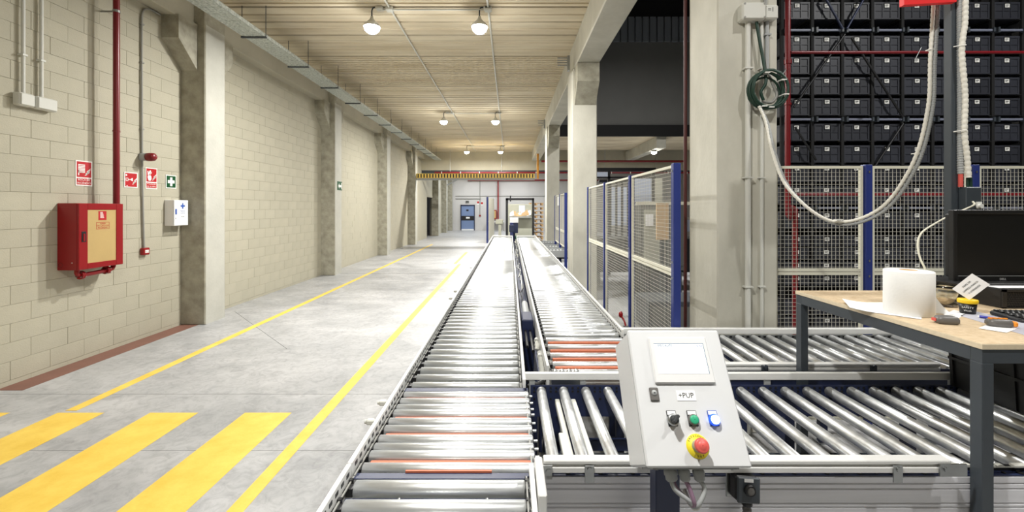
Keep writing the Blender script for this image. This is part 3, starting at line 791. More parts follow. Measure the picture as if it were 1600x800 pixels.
# ---- drive gear and cables in the gap between the lanes
t = thing('drive_motor', 'grey drive motor with its dark blue gearbox in the gap between lanes', 'motor', (.155, 4.1, .72))
obj('motor', MB().lathe([(.001, 4.05), (.03, 4.05), (.034, 4.07), (.034, 4.55), (.028, 4.6), (.001, 4.6)], (.155, 0, .85), 20, 'y'), 'corr', t)
obj('gearbox', MB().box(.105, .205, 3.74, 4.05, .70, .895, .01), 'navy', t)
obj('shaft', MB().cyl((.135, 3.3, .80), (.135, 3.74, .80), .012, 10).cyl((.175, 3.2, .80), (.175, 3.74, .80), .012, 10), 'dark', t)
obj('mount', MB().box(.10, .21, 3.8, 3.98, 0.0, .70), 'navy', t)
t = thing('cable_duct', 'navy steel duct with loose cables running between the two lanes', 'cable duct', (.155, 2.6, .6))
obj('duct', MB().box(.10, .208, 4.62, 14.6, .66, .68).box(.10, .104, 4.62, 14.6, .68, .74).box(.204, .208, 4.62, 14.6, .68, .74), 'navy', t)
legm = MB().box(-.03, .03, -.03, .03, 0, .66)
for yy in (5, 8, 11, 14.3): inst('leg', legm.mesh('leg', 'navy'), t, (.155, yy, 0))
rr = random.Random(3)
for i in range(8):
    pts = []
    y0 = 4.7 + i * 1.15
    for k in range(7): pts.append((.155 + rr.uniform(-.035, .035), y0 + k * .25, .72 + rr.uniform(0, .13)))
    obj('cable', MB().tube(spline(pts, 5), .008, 6), ('dark', 'pvc', 'corr')[i % 3], t)
t = thing('hose_bundle', 'dark air hoses and pale fittings at the corner of the white bar', 'hoses', (.19, 2.6, .55))
obj('hose', MB().tube(spline([(.11, 2.62, .82), (.16, 2.60, .80), (.21, 2.64, .81), (.25, 2.72, .84)], 6), .014, 10), 'dark', t)
obj('hose', MB().tube(spline([(.11, 2.66, .77), (.16, 2.64, .75), (.21, 2.68, .76), (.25, 2.74, .78)], 6), .013, 10), 'dark', t)
obj('stand', MB().box(.13, .17, 2.68, 2.74, 0, .80).box(.185, .205, 2.75, 3.3, .3, .8), 'navy', t)
for k in range(9): obj('fitting', MB().cyl((.205 + rr.uniform(-.012, .01), 2.72 + k * .075, .80 + rr.uniform(0, .07)), (.207, 2.75 + k * .075, .83 + rr.uniform(0, .05)), .016, 8), 'pvc', t)
t = thing('air_valve', 'row of metal air valve knobs behind the white bar', 'valve', (.33, 2.53, .8))
v = MB().box(.24, .42, 2.515, 2.555, .80, .87, .004)
for k in range(4): v.cyl((.27 + k * .042, 2.52, .895), (.27 + k * .042, 2.555, .895), .017, 12)
obj('body', v, 'steel', t)
t = thing('end_post', 'dark blue post with a control box at the far end of the lanes', 'post', (.03, 15.05, 0))
obj('post', MB().box(.0, .11, 15.0, 15.1, 0, 1.38, .005), 'blue', t)
obj('control_box', MB().box(-.03, .14, 14.93, 15.0, 1.05, 1.30, .008), 'navy', t)

# ---- lateral tables: goods run along X
def table(label, x0, x1, y0, y1, xs, ry, r, legs):
    t = thing('roller_table', label, 'conveyor', ((x0 + x1) / 2, (y0 + y1) / 2, 0))
    rm = roller_mesh(ry[1] - ry[0], r, 'y')
    for xx in xs: inst('roller', rm, t, (xx, (ry[0] + ry[1]) / 2, ZC))
    for xx in legs:
        for yy in (y0 + .07, y1 - .03):
            l = obj('leg', MB().box(xx - .03, xx + .03, yy - .02, yy + .02, .012, .76), 'navy', t)
            obj('foot_plate', MB().box(xx - .05, xx + .05, yy - .04, yy + .04, 0, .012), 'steel', l)
        obj('cross_bar', MB().box(xx - .02, xx + .02, y0 + .08, y1 - .05, .40, .47), 'navy', t)
    return t
T1X = [.174 + .1236 * i for i in range(26)]
T1 = table('front roller table with wide-set rollers, behind the control panel', .12, 3.35, 1.575, 2.445, T1X, (1.672, 2.388), .026, (.36, 1.30, 2.25, 3.2))
obj('front_rail', MB().box(.125, 1.63, 1.575, 1.615, .925, .940, .003).box(.125, 1.63, 1.583, 1.615, .914, .926).box(.125, 1.63, 1.575, 1.615, .893, .915, .003), 'alu', T1)
for xx in (.275, 1.41): 
    p = obj('rail_bracket', MB().box(xx, xx + .034, 1.568, 1.574, .862, .925, .001), 'steel', T1); obj('bolt', MB().cyl((xx + .017, 1.568, .912), (xx + .017, 1.562, .912), .009, 8), 'steel', p)
p = obj('rail_bracket', MB().box(1.58, 1.68, 1.568, 1.574, .885, .93), 'steel', T1); obj('bolt', MB().cyl((1.60, 1.568, .912), (1.60, 1.562, .912), .008, 8), 'steel', p)
p = obj('rail_bracket', MB().box(.112, .155, 1.568, 1.574, .875, .925), 'corr', T1); obj('bolt', MB().cyl((.142, 1.568, .905), (.142, 1.558, .905), .012, 10), 'steel', p)
pf = [(1.66, .50)]
zz = .50; i = 0
while zz < .845:
    hgt = (.055, .02, .035, .015)[i % 4]; z2 = min(zz + hgt, .853)
    pf += [(1.623, zz + .002), (1.620, zz + .005), (1.620, z2 - .003), (1.6245, z2 - .001)]; zz = z2; i += 1
pf.append((1.66, .853))
obj('side_panel', MB().prism(pf, 'x', .135, 3.35), 'alup', T1)
obj('top_flange', MB().box(.135, 3.35, 1.622, 1.675, .8535, .857), 'navy', T1)
g = MB(); g.box(.135, 3.35, 1.650, 1.668, .858, .872)
k = 0
while .16 + k * .0618 < 3.3:
    xx = .16 + k * .0618; g.cyl((xx, 1.635, .858), (xx, 1.635, .862), .011 if k % 2 else .006, 8); k += 1
obj('chain_guard', g, 'dark', T1, kind='stuff')
g = MB()
for xx in T1X: g.cyl((xx, 1.655, .85), (xx, 1.669, .85), .027, 14); g.box(xx + .035, xx + .085, 1.640, 1.66, .874, .882)
obj('bearing_caps', g, 'pvc', T1, kind='stuff')
obj('drive_cord', MB().box(.15, 3.3, 1.628, 1.632, .882, .885), 'pvcd', T1)
rp = obj('rear_plate', MB().box(.115, 3.35, 2.402, 2.408, .70, .876), 'navy', T1)
g = MB()
for i in range(104):
    for j, zz in enumerate((.862, .842, .80)):
        if j < 2 or i % 3 == 0: g.box(.13 + i * .0309, .141 + i * .0309, 2.399, 2.4022, zz - .005, zz + .005)
obj('perforations', g, 'black', rp, kind='stuff')
obj('rear_bar', MB().box(.085, 2.64, 2.42, 2.446, .897, .937, .003), 'alu', T1)
for xx in (.11, .40, 1.45, 2.5): obj('bar_post', MB().box(xx, xx + .03, 2.425, 2.440, .74, .897), 'corr', T1)
obj('end_post', MB().box(.092, .122, 1.40, 1.62, .60, .93, .004), 'alu', T1)
for xx, yy in ((.245, 2.33), (.332, 2.33), (.225, 1.98)):
    obj('lift_belt', MB().box(xx, xx + .024, 1.71, yy, .80, .832, .003), 'pvc', T1)
obj('beam_rail', MB().box(.2, 3.3, 1.92, 1.98, .62, .69), 'navy', T1)
obj('beam_rail', MB().box(.2, 3.3, 2.18, 2.22, .55, .60), 'slate', T1)
T2X = [1.057 - .123 + .123 * i for i in range(23)]
T2 = table('rear roller table along the mesh fence', .91, 3.7, 2.62, 3.45, T2X, (2.70, 3.37), .025, (1.0, 1.75, 2.5, 3.4))
obj('front_rail', MB().box(.905, 2.66, 2.635, 2.675, .897, .912, .003).box(.905, 2.66, 2.643, 2.675, .886, .898).box(.905, 2.66, 2.635, 2.675, .868, .887, .003), 'alu', T2)
obj('rear_rail', MB().box(.905, 3.7, 3.405, 3.445, .868, .912, .003), 'alu', T2)
obj('front_plate', MB().box(.905, 3.7, 2.680, 2.686, .72, .862), 'navy', T2)
rp = obj('rear_plate', MB().box(.905, 3.7, 3.385, 3.391, .72, .868), 'steel', T2)
g = MB()
for i in range(62): g.box(.93 + i * .045, .95 + i * .045, 3.382, 3.3852, .846, .862)
obj('perforations', g, 'black', rp, kind='stuff')
for xx in (1.55, 2.22):
    obj('rail_clip', MB().box(xx, xx + .035, 2.622, 2.634, .86, .905).cyl((xx + .017, 2.622, .90), (xx + .017, 2.614, .90), .012, 10), 'slate', T2)
# ---- black tote waiting on the front table under the desk
t = thing('storage_tote', 'big black ribbed tote on the front rollers under the desk', 'tote', (2.67, 2.09, .877))
b = MB().prism([(2.48, .877), (2.87, .877), (2.89, 1.197), (2.875, 1.197), (2.855, .892), (2.495, .892), (2.475, 1.197), (2.46, 1.197)], 'y', 1.80, 2.385)
b.box(2.475, 2.875, 1.79, 1.803, .877, 1.197); b.box(2.475, 2.875, 2.385, 2.398, .877, 1.197)
obj('body', b, 'toted', t)
g = MB()
for yy in (1.80, 1.95, 2.09, 2.23, 2.385): g.prism([(2.47, .88), (2.486, .88), (2.468, 1.19), (2.45, 1.19)], 'y', yy - .008, yy + .008)
g.box(2.458, 2.48, 1.79, 2.398, 1.03, 1.045); g.box(2.448, 2.465, 1.78, 2.41, 1.17, 1.197)
for xx in (2.55, 2.67, 2.79): g.box(xx - .006, xx + .006, 1.778, 1.792, .88, 1.19)
obj('ribs', g, 'toted', t)

# ---- spur conveyors on the far right of the lanes
for i, yy in enumerate((9.9, 10.9, 12.2)):
    t = thing('spur_conveyor', ('nearest', 'middle', 'farthest')[i] + ' short dark spur conveyor beside the right lane, between the pillars', 'conveyor', (1.6, yy, 0))
    rm = roller_mesh(.55, .028, 'y')
    for k in range(11): inst('roller', rm, t, (1.0 + k * .082, yy + .33, .84))
    obj('side_rail', MB().box(.93, 1.9, yy, yy + .04, .74, .90), 'corr', t); obj('side_rail', MB().box(.93, 1.9, yy + .62, yy + .66, .74, .90), 'corr', t)
    obj('drive_pan', MB().box(.93, 1.9, yy + .05, yy + .61, .70, .74), 'black', t)
    for xx in (1.0, 1.8): obj('leg', MB().box(xx - .03, xx + .03, yy + .05, yy + .6, 0, .70), 'navy', t)

# ================================================================== MESH FENCES
def fence(label, p0, axis, posts, z1=2.232, zm=1.335, z0=.08, skip_first=False, pw=.06):
    """posts: positions along the axis ('x' or 'y') of the post centres; p0 the other coordinate"""
    c = (posts[0], p0, 0) if axis == 'x' else (p0, posts[0], 0)
    t = thing('mesh_fence', label, 'fence', c)
    def bx(mb, a0, a1, d0, d1, q0, q1, b=0):
        if axis == 'x': mb.box(a0, a1, p0 + d0, p0 + d1, q0, q1, b)
        else: mb.box(p0 + d0, p0 + d1, a0, a1, q0, q1, b)
    for i, a in enumerate(posts):
        if i == 0 and skip_first: continue
        m = MB(); bx(m, a - pw / 2, a + pw / 2, -.03, .03, 0, z1 + .01, .004)
        p = obj('post', m, 'blue', t)
        m = MB(); bx(m, a - .06, a + .06, -.06, .06, 0, .01); obj('foot_plate', m, 'blue', p)
        m = MB()
        for q in (2.18, 1.43, 1.30, .3): bx(m, a - .006, a + .006, -.0335, -.029, q - .009, q + .009)
        obj('bolts', m, 'steel', p)
    for a, b in zip(posts[:-1], posts[1:]):
        a0, b0 = a + pw / 2 + .008, b - pw / 2 - .008
        if skip_first and a == posts[0]: a0 = a
        m = MB(); w = .022
        bx(m, a0, a0 + w, -.012, .012, z0, z1); bx(m, b0 - w, b0, -.012, .012, z0, z1)
        for q in (z0, z1 - w): bx(m, a0 + w, b0 - w, -.012, .012, q, q + w)
        bx(m, a0 + w, b0 - w, -.012, .012, zm - .028, zm - .004); bx(m, a0 + w, b0 - w, -.012, .012, zm + .002, zm + .026)
        fr = obj('panel_frame', m, 'cream', t)
        m = MB(); st = .0333; th = .0012
        nv = round((b0 - a0 - 2 * w) / st)
        for i in range(1, nv):
            q = a0 + w + i * (b0 - a0 - 2 * w) / nv; bx(m, q - th, q + th, -th, th, z0 + w, z1 - w)
        nh = round((z1 - z0 - 2 * w) / st)
        for i in range(1, nh):
            q = z0 + w + i * (z1 - z0 - 2 * w) / nh; bx(m, a0 + w, b0 - w, -th * 2.6, -th, q - th, q + th)
        obj('wire_mesh', m, 'wire', fr, kind='stuff')
    return t
fence('blue-post wire mesh fence running along the right roller lane', 1.36, 'y', [3.50, 4.78, 6.07, 7.36])
fence('wire mesh fence facing the camera in front of the dark tote rack', 3.63, 'x', [2.245, 3.03, 3.935, 4.84], skip_first=True)
t3 = fence('small wire mesh fence between the two far pillars', 1.26, 'y', [9.66, 10.72, 11.82], z1=2.22, zm=1.335, z0=.98)
obj('notice', MB().box(1.236, 1.244, 10.78, 11.15, 1.95, 2.18), 'wsign', t3)
t = thing('valve_handle', 'small red valve handle at the foot of the mesh fence', 'valve', (1.30, 3.9, .80))
obj('handle', MB().ball((1.03, 3.97, .885), .021, 10, 1, 1, 1.5).tube(spline([(1.03, 3.97, .875), (1.05, 3.93, .84), (1.06, 3.9, .78)], 4), .009, 8), 'red', t)
obj('bracket', MB().box(1.04, 1.08, 3.88, 3.92, 0, .80), 'steel', t)

# ================================================================== RACK WITH TOTES
RY = 6.5
xs = [4.385 + .459 * k for k in range(9)]
t = thing('storage_rack', 'tall dark steel rack holding the wall of black totes behind the fence', 'rack', (6.2, 6.9, 0))
ub = [xs[0] - .2295 + .459 * k for k in range(10)]
um = MB().box(-.022, .022, 0, .04, 0, 6.4).box(-.022, .022, .56, .6, 0, 6.4).mesh('upright', 'black')
for x in ub: inst('upright', um, t, (x, RY + .01, 0))
beams = MB()
for z in (4.58, 3.225, 1.88):
    for k in range(9):
        bm_ = obj('beam', MB().box(ub[k] + .05, ub[k + 1] - .05, RY - .03, RY + .005, z - .016, z + .016, .004), 'rackb', t)
        obj('beam_hook', MB().box(ub[k] + .02, ub[k] + .05, RY - .045, RY + .005, z - .04, z + .04).box(ub[k + 1] - .05, ub[k + 1] - .02, RY - .045, RY + .005, z - .032, z + .032), 'slate', bm_)
tall = [4.765, 4.249, 3.928, 3.615, 3.295, 2.905, 2.573, 2.275, 1.949, 1.56]
small = [1.296, 1.097, .892, .697, .25, .05]
sh = MB()
for z in tall + small:
    for x in ub[:-1]: sh.box(x + .022, x + .06, RY + .02, RY + .6, z - .012, z); sh.box(x + .40, x + .437, RY + .02, RY + .6, z - .012, z)
obj('tote_runners', sh, 'black', t, kind='stuff')
def brace(p, q): return MB().cyl((p[0], RY - .06, p[1]), (q[0], RY - .06, q[1]), .016, 8)
for p, q in (((4.75, 5.06), (5.02, 4.58)), ((5.35, 5.06), (5.08, 4.58)), ((5.05, 4.5), (4.28, 3.40)), ((5.15, 4.45), (5.93, 3.25)), ((4.3, 3.1), (4.62, 2.6)), ((5.93, 3.15), (5.5, 2.5))):
    obj('brace', brace(p, q), 'navy' if p[1] > 5 else 'dark', t)
obj('back_sheet', MB().box(3.9, 8.5, RY + .75, RY + .77, 0, 6.4), 'black', t)
def tote(h, lab):
    t = thing('storage_tote', lab, 'tote', (0, 0, 0), 'black totes on the rack')
    w = .195; b = MB().box(-w, w, .012, .55, 0, h, .01)
    b.box(-w - .006, w + .006, 0, .56, h - .035, h, .004)
    b.box(-w, -w + .022, .002, .014, .01, h - .03); b.box(w - .022, w, .002, .014, .01, h - .03)
    for x in (-.062, .062): b.box(x - .007, x + .007, .003, .014, .015, h - .035)
    b.box(-w, w, .004, .014, h * .48, h * .48 + .008); b.box(-w, w, .002, .014, .005, .022)
    obj('body', b, 'tote', t)
    obj('label', MB().box(-.035, .035, -.002, 0, h - .085, h - .03), 'wsign', t)
    obj('label_print', MB().box(-.026, .006, -.0026, -.002, h - .07, h - .062).box(-.026, .02, -.0026, -.002, h - .055, h - .043), 'ink', t)
    obj('hand_hole', MB().box(-.05, .05, -.001, .002, h - .027, h - .010), 'black', t)
    return t
first = {}
for kind, rows, h, lb in (('tall', tall, .265, 'tall black tote with a white label, in the dark rack'), ('small', small, .165, 'shallow black tote with a white label, low in the rack behind the fence mesh')):
    for iz, z in enumerate(rows):
        for ix, x in enumerate(xs):
            nth = ('first', 'second', 'third', 'fourth', 'fifth', 'sixth', 'seventh', 'eighth', 'ninth', 'tenth')
            lb = ('%s black tote in the rack, %s column from the pillar, %s row from the %s') % (kind if kind == 'tall' else 'shallow', nth[ix], nth[iz] if kind == 'tall' else nth[len(rows) - 1 - iz], 'top' if kind == 'tall' else 'floor')
            if kind not in first:
                o = first[kind] = tote(h, lb); o.location = (x, RY + .02, z); WLOC[o.name] = Vector((x, RY + .02, z))
            else: dup(first[kind], (x + random.uniform(-.004, .004), RY + .02 + random.uniform(0, .012), z), lb)
# ---- sprinkler pipes in front of the rack
t = thing('sprinkler_pipe', 'dark red vertical pipe in front of the tote rack beside the pillar', 'pipe', (3.7, 5.7, 0))
X = at(1231, 100, 5.7).x
obj('tube', MB().tube(spline([(X, 5.7, 9), (X, 5.7, 5), (X, 5.7, 1.98), (X + .04, 5.7, 1.9), (X + .09, 5.7, 1.85), (X + .095, 5.7, 1.7), (X + .095, 5.7, .02)], 5), .034, 12), 'redp', t)
obj('coupling', MB().cyl((X, 5.7, 3.80), (X, 5.7, 3.86), .046, 12).cyl((X, 5.7, 3.25), (X, 5.7, 3.28), .042, 12), 'redp', t)
obj('clip_bar', MB().cyl((X - .05, 5.66, 3.72), (X - .11, 5.66, 3.62), .008, 6), 'steel', t)
t = thing('sprinkler_pipe', 'dark red horizontal pipe crossing in front of the totes', 'pipe', (5.5, 5.7, 3.9))
Zp = at(0, 82, 5.7).z
obj('tube', MB().cyl((X + .04, 5.7, Zp), (8.2, 5.7, Zp), .02, 10), 'redp', t)
obj('hanger', MB().cyl((5.47, 5.68, Zp + .06), (5.38, 5.68, Zp - .12), .007, 6).cyl((5.64, 5.7, Zp - .03), (5.64, 5.7, Zp + .03), .032, 10), 'steel', t)
t = thing('sprinkler_pipe', 'thin dark red pipe crossing behind the fence mesh', 'pipe', (5.5, 5.7, 2.2))
Zp = at(0, 304, 5.7).z
obj('tube', MB().cyl((X + .05, 5.7, Zp), (8.2, 5.7, Zp), .02, 10), 'redp', t)
t = thing('drain_pipe', 'dark red pipe running up the left edge of the near tall pillar', 'pipe', (1.70, 4.14, 0))
obj('tube', MB().cyl((1.70, 4.14, 0), (1.70, 4.14, 13), .016, 10), 'drain', t)

# ================================================================== NEAR PILLAR: BOXES, CONDUITS, COIL, CABLES
PYF = 3.55
t = thing('junction_box', 'larger white junction box on the near tall pillar', 'junction box', (1.95, PYF - .04, 3.40))
obj('box', MB().box(1.885, 2.075, PYF - .085, PYF, 3.405, 3.545, .012), 'pvc', t)
obj('lid', MB().box(1.89, 2.07, PYF - .097, PYF - .086, 3.41, 3.54, .008), 'pvc', t)
g = MB()
for a in (1.9, 2.06):
    for q in (3.42, 3.53): g.cyl((a, PYF - .097, q), (a, PYF - .101, q), .008, 8)
obj('lid_screws', g, 'pvcd', t)
t = thing('junction_box', 'smaller white junction box marked in ink beside the larger one', 'junction box', (2.13, PYF - .04, 3.41))
obj('box', MB().box(2.08, 2.187, PYF - .075, PYF, 3.418, 3.532, .01), 'pvc', t)
text('=1', .05, 'ink', t, (2.125, PYF - .0757, 3.49), (1, 0, 0), (0, 0, 1))
for x, r, z0, z1, lb, m in ((1.962, .023, .02, 3.405, 'thick white conduit up the face of the near pillar', 'pvc'), (2.082, .014, .02, 3.418, 'thin white conduit beside the thick one on the near pillar', 'pvc'),
                            (2.108, .017, 3.533, 8.0, 'grey conduit rising from the small junction box', 'pvcd'), (2.125, .015, 3.0, 3.418, 'short dark grey conduit dropping behind the green coil', 'corr')):
    o = thing('conduit', lb, 'conduit', (x, PYF - r - .004, z0))
    obj('tube', MB().cyl((x, PYF - r - .004, z0), (x, PYF - r - .004, z1), r, 12), m, o)
    for q in [z0 + .3 + k * .9 for k in range(int((z1 - z0) / .9) + 1)]:
        if q < z1: obj('clip', MB().box(x - r - .012, x + r + .012, PYF - 2 * r - .008, PYF, q, q + .012), m, o)
CC = at(1199, 142, PYF - .09)
t = thing('cable_coil', 'coil of dark green cable tied to the near pillar', 'cable', tuple(CC))
rr = random.Random(5)
for k in range(7):
    R0 = .132 + rr.uniform(-.014, .018); pts = []
    ph = rr.uniform(0, 6); ox, oz = rr.uniform(-.012, .012), rr.uniform(-.012, .012)
    for i in range(33):
        a = ph + 2 * PI * i / 32; pts.append((CC.x + ox + R0 * math.cos(a) * 1.0, CC.y + rr.uniform(-.004, .004) + (k - 3) * .011, CC.z + oz + R0 * 1.06 * math.sin(a)))
    obj('loop', MB().tube(pts, .0085, 8, False), 'green', t)
obj('tail', MB().tube(spline([(2.02, PYF - .05, 3.40), (2.04, PYF - .05, 3.28), (2.075, PYF - .06, 3.05), (2.08, PYF - .08, 2.9), (2.04, PYF - .08, 2.82), (2.06, PYF - .08, 2.75)], 6), .012, 8), 'green', t)
obj('grey_loop', MB().tube(spline([(2.125, PYF - .03, 3.0), (2.15, PYF - .05, 2.9), (2.18, PYF - .06, 2.80), (2.14, PYF - .06, 2.74), (2.07, PYF - .06, 2.74), (2.0, PYF - .05, 2.72), (1.97, PYF - .05, 2.78)], 6), .011, 8), 'pvcd', t)
g = MB()
for a in (100, 35, -15, 250, 275):
    c0 = Vector((CC.x + .134 * math.cos(math.radians(a)), CC.y, CC.z + .14 * math.sin(math.radians(a))))
    obj('cable_tie', MB().box(c0.x - .02, c0.x + .02, c0.y - .045, c0.y + .045, c0.z - .004, c0.z + .004), 'wsign', t)
MX, MY = 2.583, 2.50     # mast of the desk
def ribbed(pts, r, st, n=10):
    """a corrugated sleeve: rings along a path"""
    P = []; R = []
    L = 0; prev = pts[0]
    for p in pts:
        P.append(p)
    Q = [P[0]]; 
    acc = 0
    out = []; rad = []
    d = 0.0
    for a, b in zip(P[:-1], P[1:]):
        seg = (b - a).length; k = 0
        while d < seg:
            out.append(a.lerp(b, d / seg)); rad.append(r if len(out) % 4 < 3 else r * .80); d += st
        d -= seg
    return MB().tube(out, rad, n)
def cable_path(dx, dz, yoff=0):
    return spline([at(1186, 166, PYF - .12), at(1196, 190, PYF - .16) + Vector((dx, 0, dz)), at(1206, 235, 3.3) + Vector((dx, yoff, dz)), at(1232, 295, 3.15) + Vector((dx, yoff, dz)), at(1298, 345, 3.0) + Vector((dx, yoff, dz)), at(1372, 328, 2.85) + Vector((dx, yoff, dz)),
                   at(1425, 258, 2.7) + Vector((dx, yoff, dz)), at(1450, 170, 2.62) + Vector((dx, yoff, dz)), at(1454, 90, 2.6) + Vector((dx, yoff, dz)), at(1459, 0, 2.58) + Vector((dx, yoff, dz)), at(1459, -60, 2.58) + Vector((dx, yoff, dz))], 14)
t = thing('spiral_cable', 'white spiral-wrapped cable hanging in a big loop from pillar to mast', 'cable', tuple(at(1298, 345, 3.0)))
obj('sleeve', ribbed(cable_path(0, 0), .0115, .0075), 'spiral', t)
g = MB()
for u, v in ((1308, 343), (1430, 240), (1453, 78)): 
    q = at(u, v, 2.95 if u < 1400 else (2.72 if u < 1440 else 2.6)); obj('cable_tie', MB().box(q.x - .014, q.x + .032, q.y - .014, q.y + .014, q.z - .003, q.z + .003), 'wsign', t)
t = thing('corrugated_hose', 'grey corrugated hose hanging alongside the white spiral cable loop', 'hose', tuple(at(1300, 350, 3.0)))
obj('sleeve', ribbed(cable_path(.020, -.018, -.005), .0112, .0035), 'corr', t)

# ================================================================== DESK
DT = 1.371
DX0, DX1, DY0, DY1 = 1.737, 3.45, 1.57, 2.60
t = thing('desk', 'tall workbench with a chipboard top on slate steel legs', 'desk', (DX0, DY0, 0))
obj('tabletop', MB().box(DX0, DX1, DY0, DY1, DT - .02, DT, .001), 'woode', t)
obj('top_surface', MB().box(DX0 + .002, DX1 - .002, DY0 + .002, DY1 - .002, DT, DT + .001), 'wood', t)
fr = MB(); za, zb = DT - .072, DT - .021
fr.box(DX0 + .004, DX1, DY0 + .004, DY0 + .044, za, zb); fr.box(DX0 + .004, DX1, DY1 - .044, DY1 - .004, za, zb); fr.box(DX0 + .004, DX0 + .044, DY0 + .045, DY1 - .045, za, zb); fr.box(DX1 - .044, DX1 - .004, DY0 + .045, DY1 - .045, za, zb)
obj('frame', fr, 'slate', t)
for xx in (DX0 + .003, DX1 - .047):
    for yy in (DY0 + .003, DY1 - .047): obj('leg', MB().box(xx, xx + .044, yy, yy + .044, 0, za - .0005, .002), 'slate', t)
t = thing('mast', 'slate steel mast rising from the desk behind the monitor', 'mast', (MX + .022, MY + .022, DT + .001))
obj('tube', MB().box(MX, MX + .045, MY, MY + .045, DT + .002, 4.2, .003), 'slate', t)
obj('socket_box', MB().box(MX + .046, MX + .136, MY - .04, MY + .045, 1.80, 1.995, .004), 'slate', t)
obj('socket', MB().box(MX + .10, MX + .13, MY - .047, MY - .041, 1.87, 1.91).cyl((MX + .115, MY - .047, 1.885), (MX + .115, MY - .06, 1.885), .012, 10), 'wsign', t)
t = thing('sign_board', 'bright red board at the top of the mast, cut by the frame', 'sign', (2.5, MY, 3.07))
q0, q1 = at(1412, 8, MY - .03), at(1494, 3, MY - .03)
obj('board', MB().prism([(q0.x, q0.z), (q1.x, q1.z), (q1.x, q1.z + .35), (q0.x, q0.z + .35)], 'y', MY - .033, MY - .003), 'bright', t)
def vpath(us, Y): return spline([at(u, v, Y) for u, v in us], 10)
t = thing('corrugated_hose', 'grey corrugated hose strapped straight down the mast to its socket box', 'hose', (MX + .07, MY, 2.0))
obj('sleeve', ribbed(vpath(((1500, -60), (1500, 50), (1500.5, 150), (1500.5, 245), (1501, 272)), MY - .01), .0155, .0035), 'corr', t)
obj('red_end', MB().cyl(at(1501, 270, MY - .01), at(1501, 292, MY - .01), .0115, 10), 'estop', t)
t = thing('spiral_cable', 'white spiral-wrapped cable wavering down the mast to its socket box', 'cable', (MX + .10, MY, 2.0))
obj('sleeve', ribbed(vpath(((1509, -60), (1508, 30), (1505, 55), (1503, 85), (1508, 150), (1507, 205), (1511, 245), (1513.5, 278)), MY - .03), .0145, .0075), 'spiral', t)
obj('green_end', MB().cyl(at(1512, 276, MY - .02), at(1512, 292, MY - .02), .0075, 8).cyl(at(1516, 277, MY - .02), at(1517, 292, MY - .02), .0075, 8), 'green', t)
g = MB()
for v in (70, 203): 
    a, b = at(1490, v + 3, MY - .005), at(1510, v, MY - .05); obj('cable_tie', MB().tube([a, Vector(((a.x + b.x) / 2, MY - .045, b.z)), b], .003, 6), 'wsign', t)
# ---- on the desk
ZD = DT + .0012
t = thing('paper_roll', 'big upright roll of white paper towel on the desk', 'paper roll', (1.899, 2.035, ZD))
c = (1.899, 2.035)
pr = MB().lathe([(.034, 0), (.090, 0), (.093, .003), (.093, .2), (.090, .204), (.034, .206), (.034, 0)], (c[0], c[1], ZD), 48)
obj('paper', pr, 'paper', t)
obj('core', MB().lathe([(.0335, .002), (.0335, .2065), (.030, .2065), (.030, .002), (.0335, .002)], (c[0], c[1], ZD), 24), 'card', t)
fp = MB()
N = 8; vs = []
for i in range(N + 1):
    s = i / N; x = c[0] + .0925 + .09 * s; y = c[1] + .005 - .05 * s
    vs.append((x, y, ZD + .002)); vs.append((x - .0, y + .01, ZD + .002 + .16 * (1 - s) ** 1.6))
fp.add(vs, [(2 * i, 2 * i + 2, 2 * i + 3, 2 * i + 1) for i in range(N)], True)
fp.add([(x, y + .0015, z) for x, y, z in vs], [(2 * i + 1, 2 * i + 3, 2 * i + 2, 2 * i) for i in range(N)], True)
obj('loose_end', fp, 'paper', t)
def sheet(label, pts, m, lift=0, curl=None, z=None):
    z = ZD if z is None else z
    mb = MB().prism(pts, 'z', z + lift, z + lift + .0008)
    return obj('paper_sheet', mb, m, None, label, 'paper', None)
def dpt(u, v, z=DT): 
    Y = 667 * (CAM_H - z) / (v - 326); return ((u - 797) / 667 * Y, Y)
# curled sheet left of the roll
t = thing('paper_sheet', 'white sheet with a curled corner, left of the paper roll', 'paper', (1.83, 2.1, ZD))
p00, p10, p11, p01 = [Vector(dpt(*q)) for q in ((1328, 484), (1440, 500), (1440, 473), (1316, 474))]
vs = []; K = 10
for i in range(K + 1):
    for j in range(2):
        s = i / K; a = p00.lerp(p10, s); b = p01.lerp(p11, s); q = a.lerp(b, j)
        vs.append((q.x, q.y, ZD + .001 + (.022 if j else .008) * max(0, 1 - s * 3.2) ** 1.5))
ps = MB().add(vs, [(2 * i, 2 * i + 2, 2 * i + 3, 2 * i + 1) for i in range(K)], True)
ps.add([(x, y, z + .0012) for x, y, z in vs], [(2 * i + 1, 2 * i + 3, 2 * i + 2, 2 * i) for i in range(K)], True)
obj('sheet', ps, 'sheet', t)
sheet('white scrap of paper between the roll and the yellow-lidded pot', [dpt(*q) for q in ((1474, 492), (1496, 499), (1512, 489), (1490, 485))], 'sheet')
sheet('grey sheet lying under the pen and keyboard', [dpt(*q) for q in ((1500, 494), (1610, 527), (1640, 514), (1520, 486))], 'greypaper')
sheet('white slip under the grey and orange gadget', [dpt(*q) for q in ((1529, 514), (1573, 521), (1590, 514), (1545, 507))], 'sheet', .0015)
# glass jar
jx, jy = dpt(1476, 478)
t = thing('glass_jar', 'empty clear glass jar behind the paper roll', 'jar', (jx, jy, ZD))
obj('glass', MB().lathe([(.001, 0), (.048, 0), (.053, .008), (.054, .085), (.056, .105), (.052, .106), (.050, .085), (.049, .012), (.001, .010)], (jx, jy, ZD), 28), 'glass', t)
obj('residue', MB().lathe([(.001, .0108), (.047, .0112), (.047, .02), (.001, .017)], (jx, jy, ZD), 20), 'card', t)
